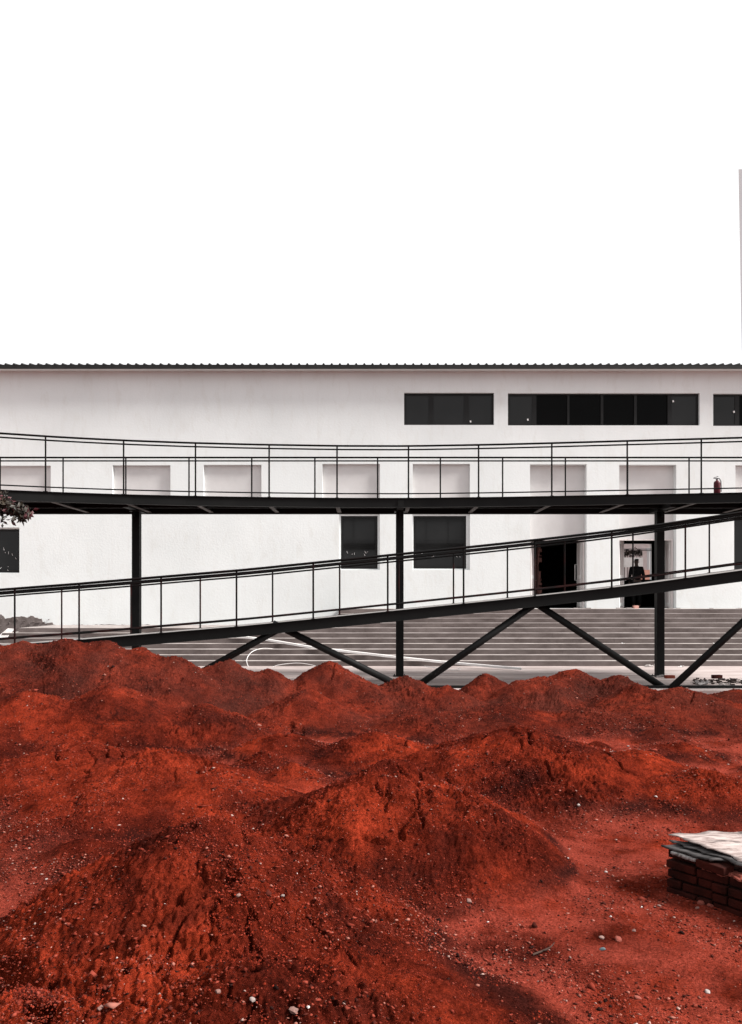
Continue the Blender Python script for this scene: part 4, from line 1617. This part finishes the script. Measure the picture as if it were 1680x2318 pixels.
stone(1310, 1826, .026, 'stone_white', "bright white stone on the slope of the right middle mound", .7)
stone(1364, 2151, .028, 'blue_stone', "blue grey stone lying on the flat trodden dirt", .5)
stone(1400, 2129, .038, 'stone_red', "red brick fragment on the flat dirt behind the blue grey stone", .6, "brick_fragment", "brick piece")
stone(1362, 2123, .026, 'stone_pale', "flat pale stone left of the red brick fragment", .45)
stone(1588, 2046, .042, 'stone_red', "reddish lump in front of the brick chamber", .7)
stone(1608, 2052, .032, 'stone_red', "darker red lump touching the reddish lump by the chamber", .7)
stone(1578, 2057, .022, 'stone_pale', "small pale chip in front of the reddish lump", .5)
stone(1587, 2030, .016, 'stone_pale', "small pinkish chip between chamber and lumps", .6)
stone(1493, 2051, .024, 'stone_pale', "flat pale chip on the dirt left of the reddish lumps", .4)
stone(1435, 2108, .022, 'stone_pale', "pale chip on the flat dirt up and right of the brick fragment", .45)
stone(1062, 2044, .030, 'stone_pale', "large pale stone at the foot of the middle mound", .6)
stone(1372, 1975, .020, 'stone_white', "whitish pebble on the dirt between middle mound and chamber", .7)
stone(1602, 2247, .024, 'stone_white', "whitish pebble near the lower right corner", .5)
stone(1444, 2261, .028, 'stone_red', "flat red stone on the bare ground towards the lower right", .4)
stone(665, 2292, .028, 'stone_pale', "greyish round stone on the front mound near the bottom edge", .75)
stone(494, 2246, .020, 'stone_pale', "pale angular pebble low on the front mound", .6)
stone(572, 2270, .020, 'stone_white', "whitish angular pebble on the front mound left of the grey round stone", .6)
stone(540, 2033, .020, 'stone_pale', "pale pebble right of the big crack in the front mound", .6)
stone(640, 2032, .016, 'stone_white', "white pebble on the right slope of the front mound", .6)
stone(106, 1992, .016, 'stone_white', "white pebble on the flat left of the front mound", .6)
stone(226, 2283, .022, 'stone_pale', "pale lump on the front mound near the lower left crevice", .5)
X, Y = ground_hit(1232, 2160)
z = float(height(np.array([X]), np.array([Y]))[0][0])
m = MB()
m.tube([(X - .07, Y - .03, z + .01), (X - .01, Y, z + .016), (X + .04, Y + .02, z + .028), (X + .07, Y + .05, z + .04)], [.006, .005, .004, .002], 6)
m.tube([(X - .01, Y, z + .016), (X + .02, Y - .02, z + .03)], [.004, .002], 6)
tag(m.build("twig", M['bark']), "dark forked twig on the pale flat dirt", "twig")


# ------------------------------------------------------------------ tree at the left edge (only a branch tip reaches in)
TR = thing("tree", "dark leafy tree whose branch tip hangs into view at the left edge", "tree", (-7.2, 10.3, -.05))
tk = MB()
T0 = Vector((-7.2, 10.3, -.1))
top = Vector((-7.0, 10.4, 3.4))
tk.tube([T0, T0 + Vector((.05, 0, 1.2)), T0 + Vector((.02, .05, 2.4)), top, Vector((-7.0, 10.5, 5.0))], [.15, .12, .10, .085, .03], 10)
trs = random.Random(4)
tips = []
tip_main = at(48, 1168, 10.1)
branches = [[top, Vector((-6.4, 10.3, 3.75)), Vector((-5.7, 10.2, 3.55)), at(-10, 1130, 10.1), tip_main]]
for k in range(15):
    a = trs.uniform(0, 6.28)
    el = trs.uniform(.1, 1.2)
    L = trs.uniform(.9, 1.6)
    s = T0 + Vector((0, 0, trs.uniform(2.6, 4.6)))
    e_ = s + Vector((math.cos(a) * math.cos(el), math.sin(a) * math.cos(el), math.sin(el))) * L
    if e_.x > -5.6:
        e_.x = -5.6 - trs.random() * .4
    branches.append([s, s.lerp(e_, .5) + Vector((0, 0, .12)), e_])
for bpts in branches:
    n = len(bpts)
    tk.tube(bpts, [.05 * (1 - i / n) + .008 for i in range(n)], 7)
    for i in range(n - 1):
        for t in (.35, .7, 1.0):
            tips.append(bpts[i].lerp(bpts[i + 1], t))
tk.build("trunk", M['bark'], TR, (-7.2, 10.3, -.05), smooth=True)
cr = MB()


def leaf(c, s, dirv, mi):
    side = dirv.cross(Vector((trs.uniform(-1, 1), trs.uniform(-1, 1), trs.uniform(-.2, 1)))).normalized()
    nrm = dirv.cross(side).normalized()
    a, b_ = c, c + dirv * s
    m1 = c + dirv * s * .45 + nrm * s * .08
    cr.face([a, m1 + side * s * .27, b_, m1 - side * s * .27], mi)


for t_ in tips[12:]:
    for k in range(75):
        c = t_ + Vector((trs.gauss(0, .26), trs.gauss(0, .26), trs.gauss(0, .2)))
        if c.x > -.52 * c.y:
            continue
        dv = Vector((trs.uniform(-1, 1), trs.uniform(-1, 1), trs.uniform(-1, .3))).normalized()
        leaf(c, trs.uniform(.07, .13), dv, 1 if trs.random() < .3 else 0)
# the tip that shows: dense rosettes of leaves with young red ends
for cx_, cy_, n_, sp_ in ((2, 1118, 50, 6), (6, 1136, 150, 10), (-12, 1148, 120, 12), (38, 1156, 190, 11), (52, 1166, 90, 8), (62, 1156, 40, 6), (18, 1142, 90, 9), (2, 1172, 26, 6), (-22, 1130, 120, 12)):
    for k in range(n_):
        g0 = at(cx_ + trs.gauss(0, sp_), cy_ + trs.gauss(0, sp_ * .8), 10.1 + trs.gauss(0, .08))
        dv = Vector((trs.uniform(-.6, .8), trs.uniform(-1, .3), trs.uniform(-1, .2))).normalized()
        leaf(g0, trs.uniform(.05, .095), dv, 1 if trs.random() < (.5 if cx_ > 50 else .15) else 0)
for k in range(16):
    q = at(66 + trs.uniform(-4, 5), 1160 + trs.uniform(-14, 20), 10.1)
    cr.tube([at(52, 1160, 10.1), q], .004, 4, 1)
cr.build("crown", [M['leaf'], M['leaf_red']], TR, (-7.2, 10.3, -.05), fix=False)
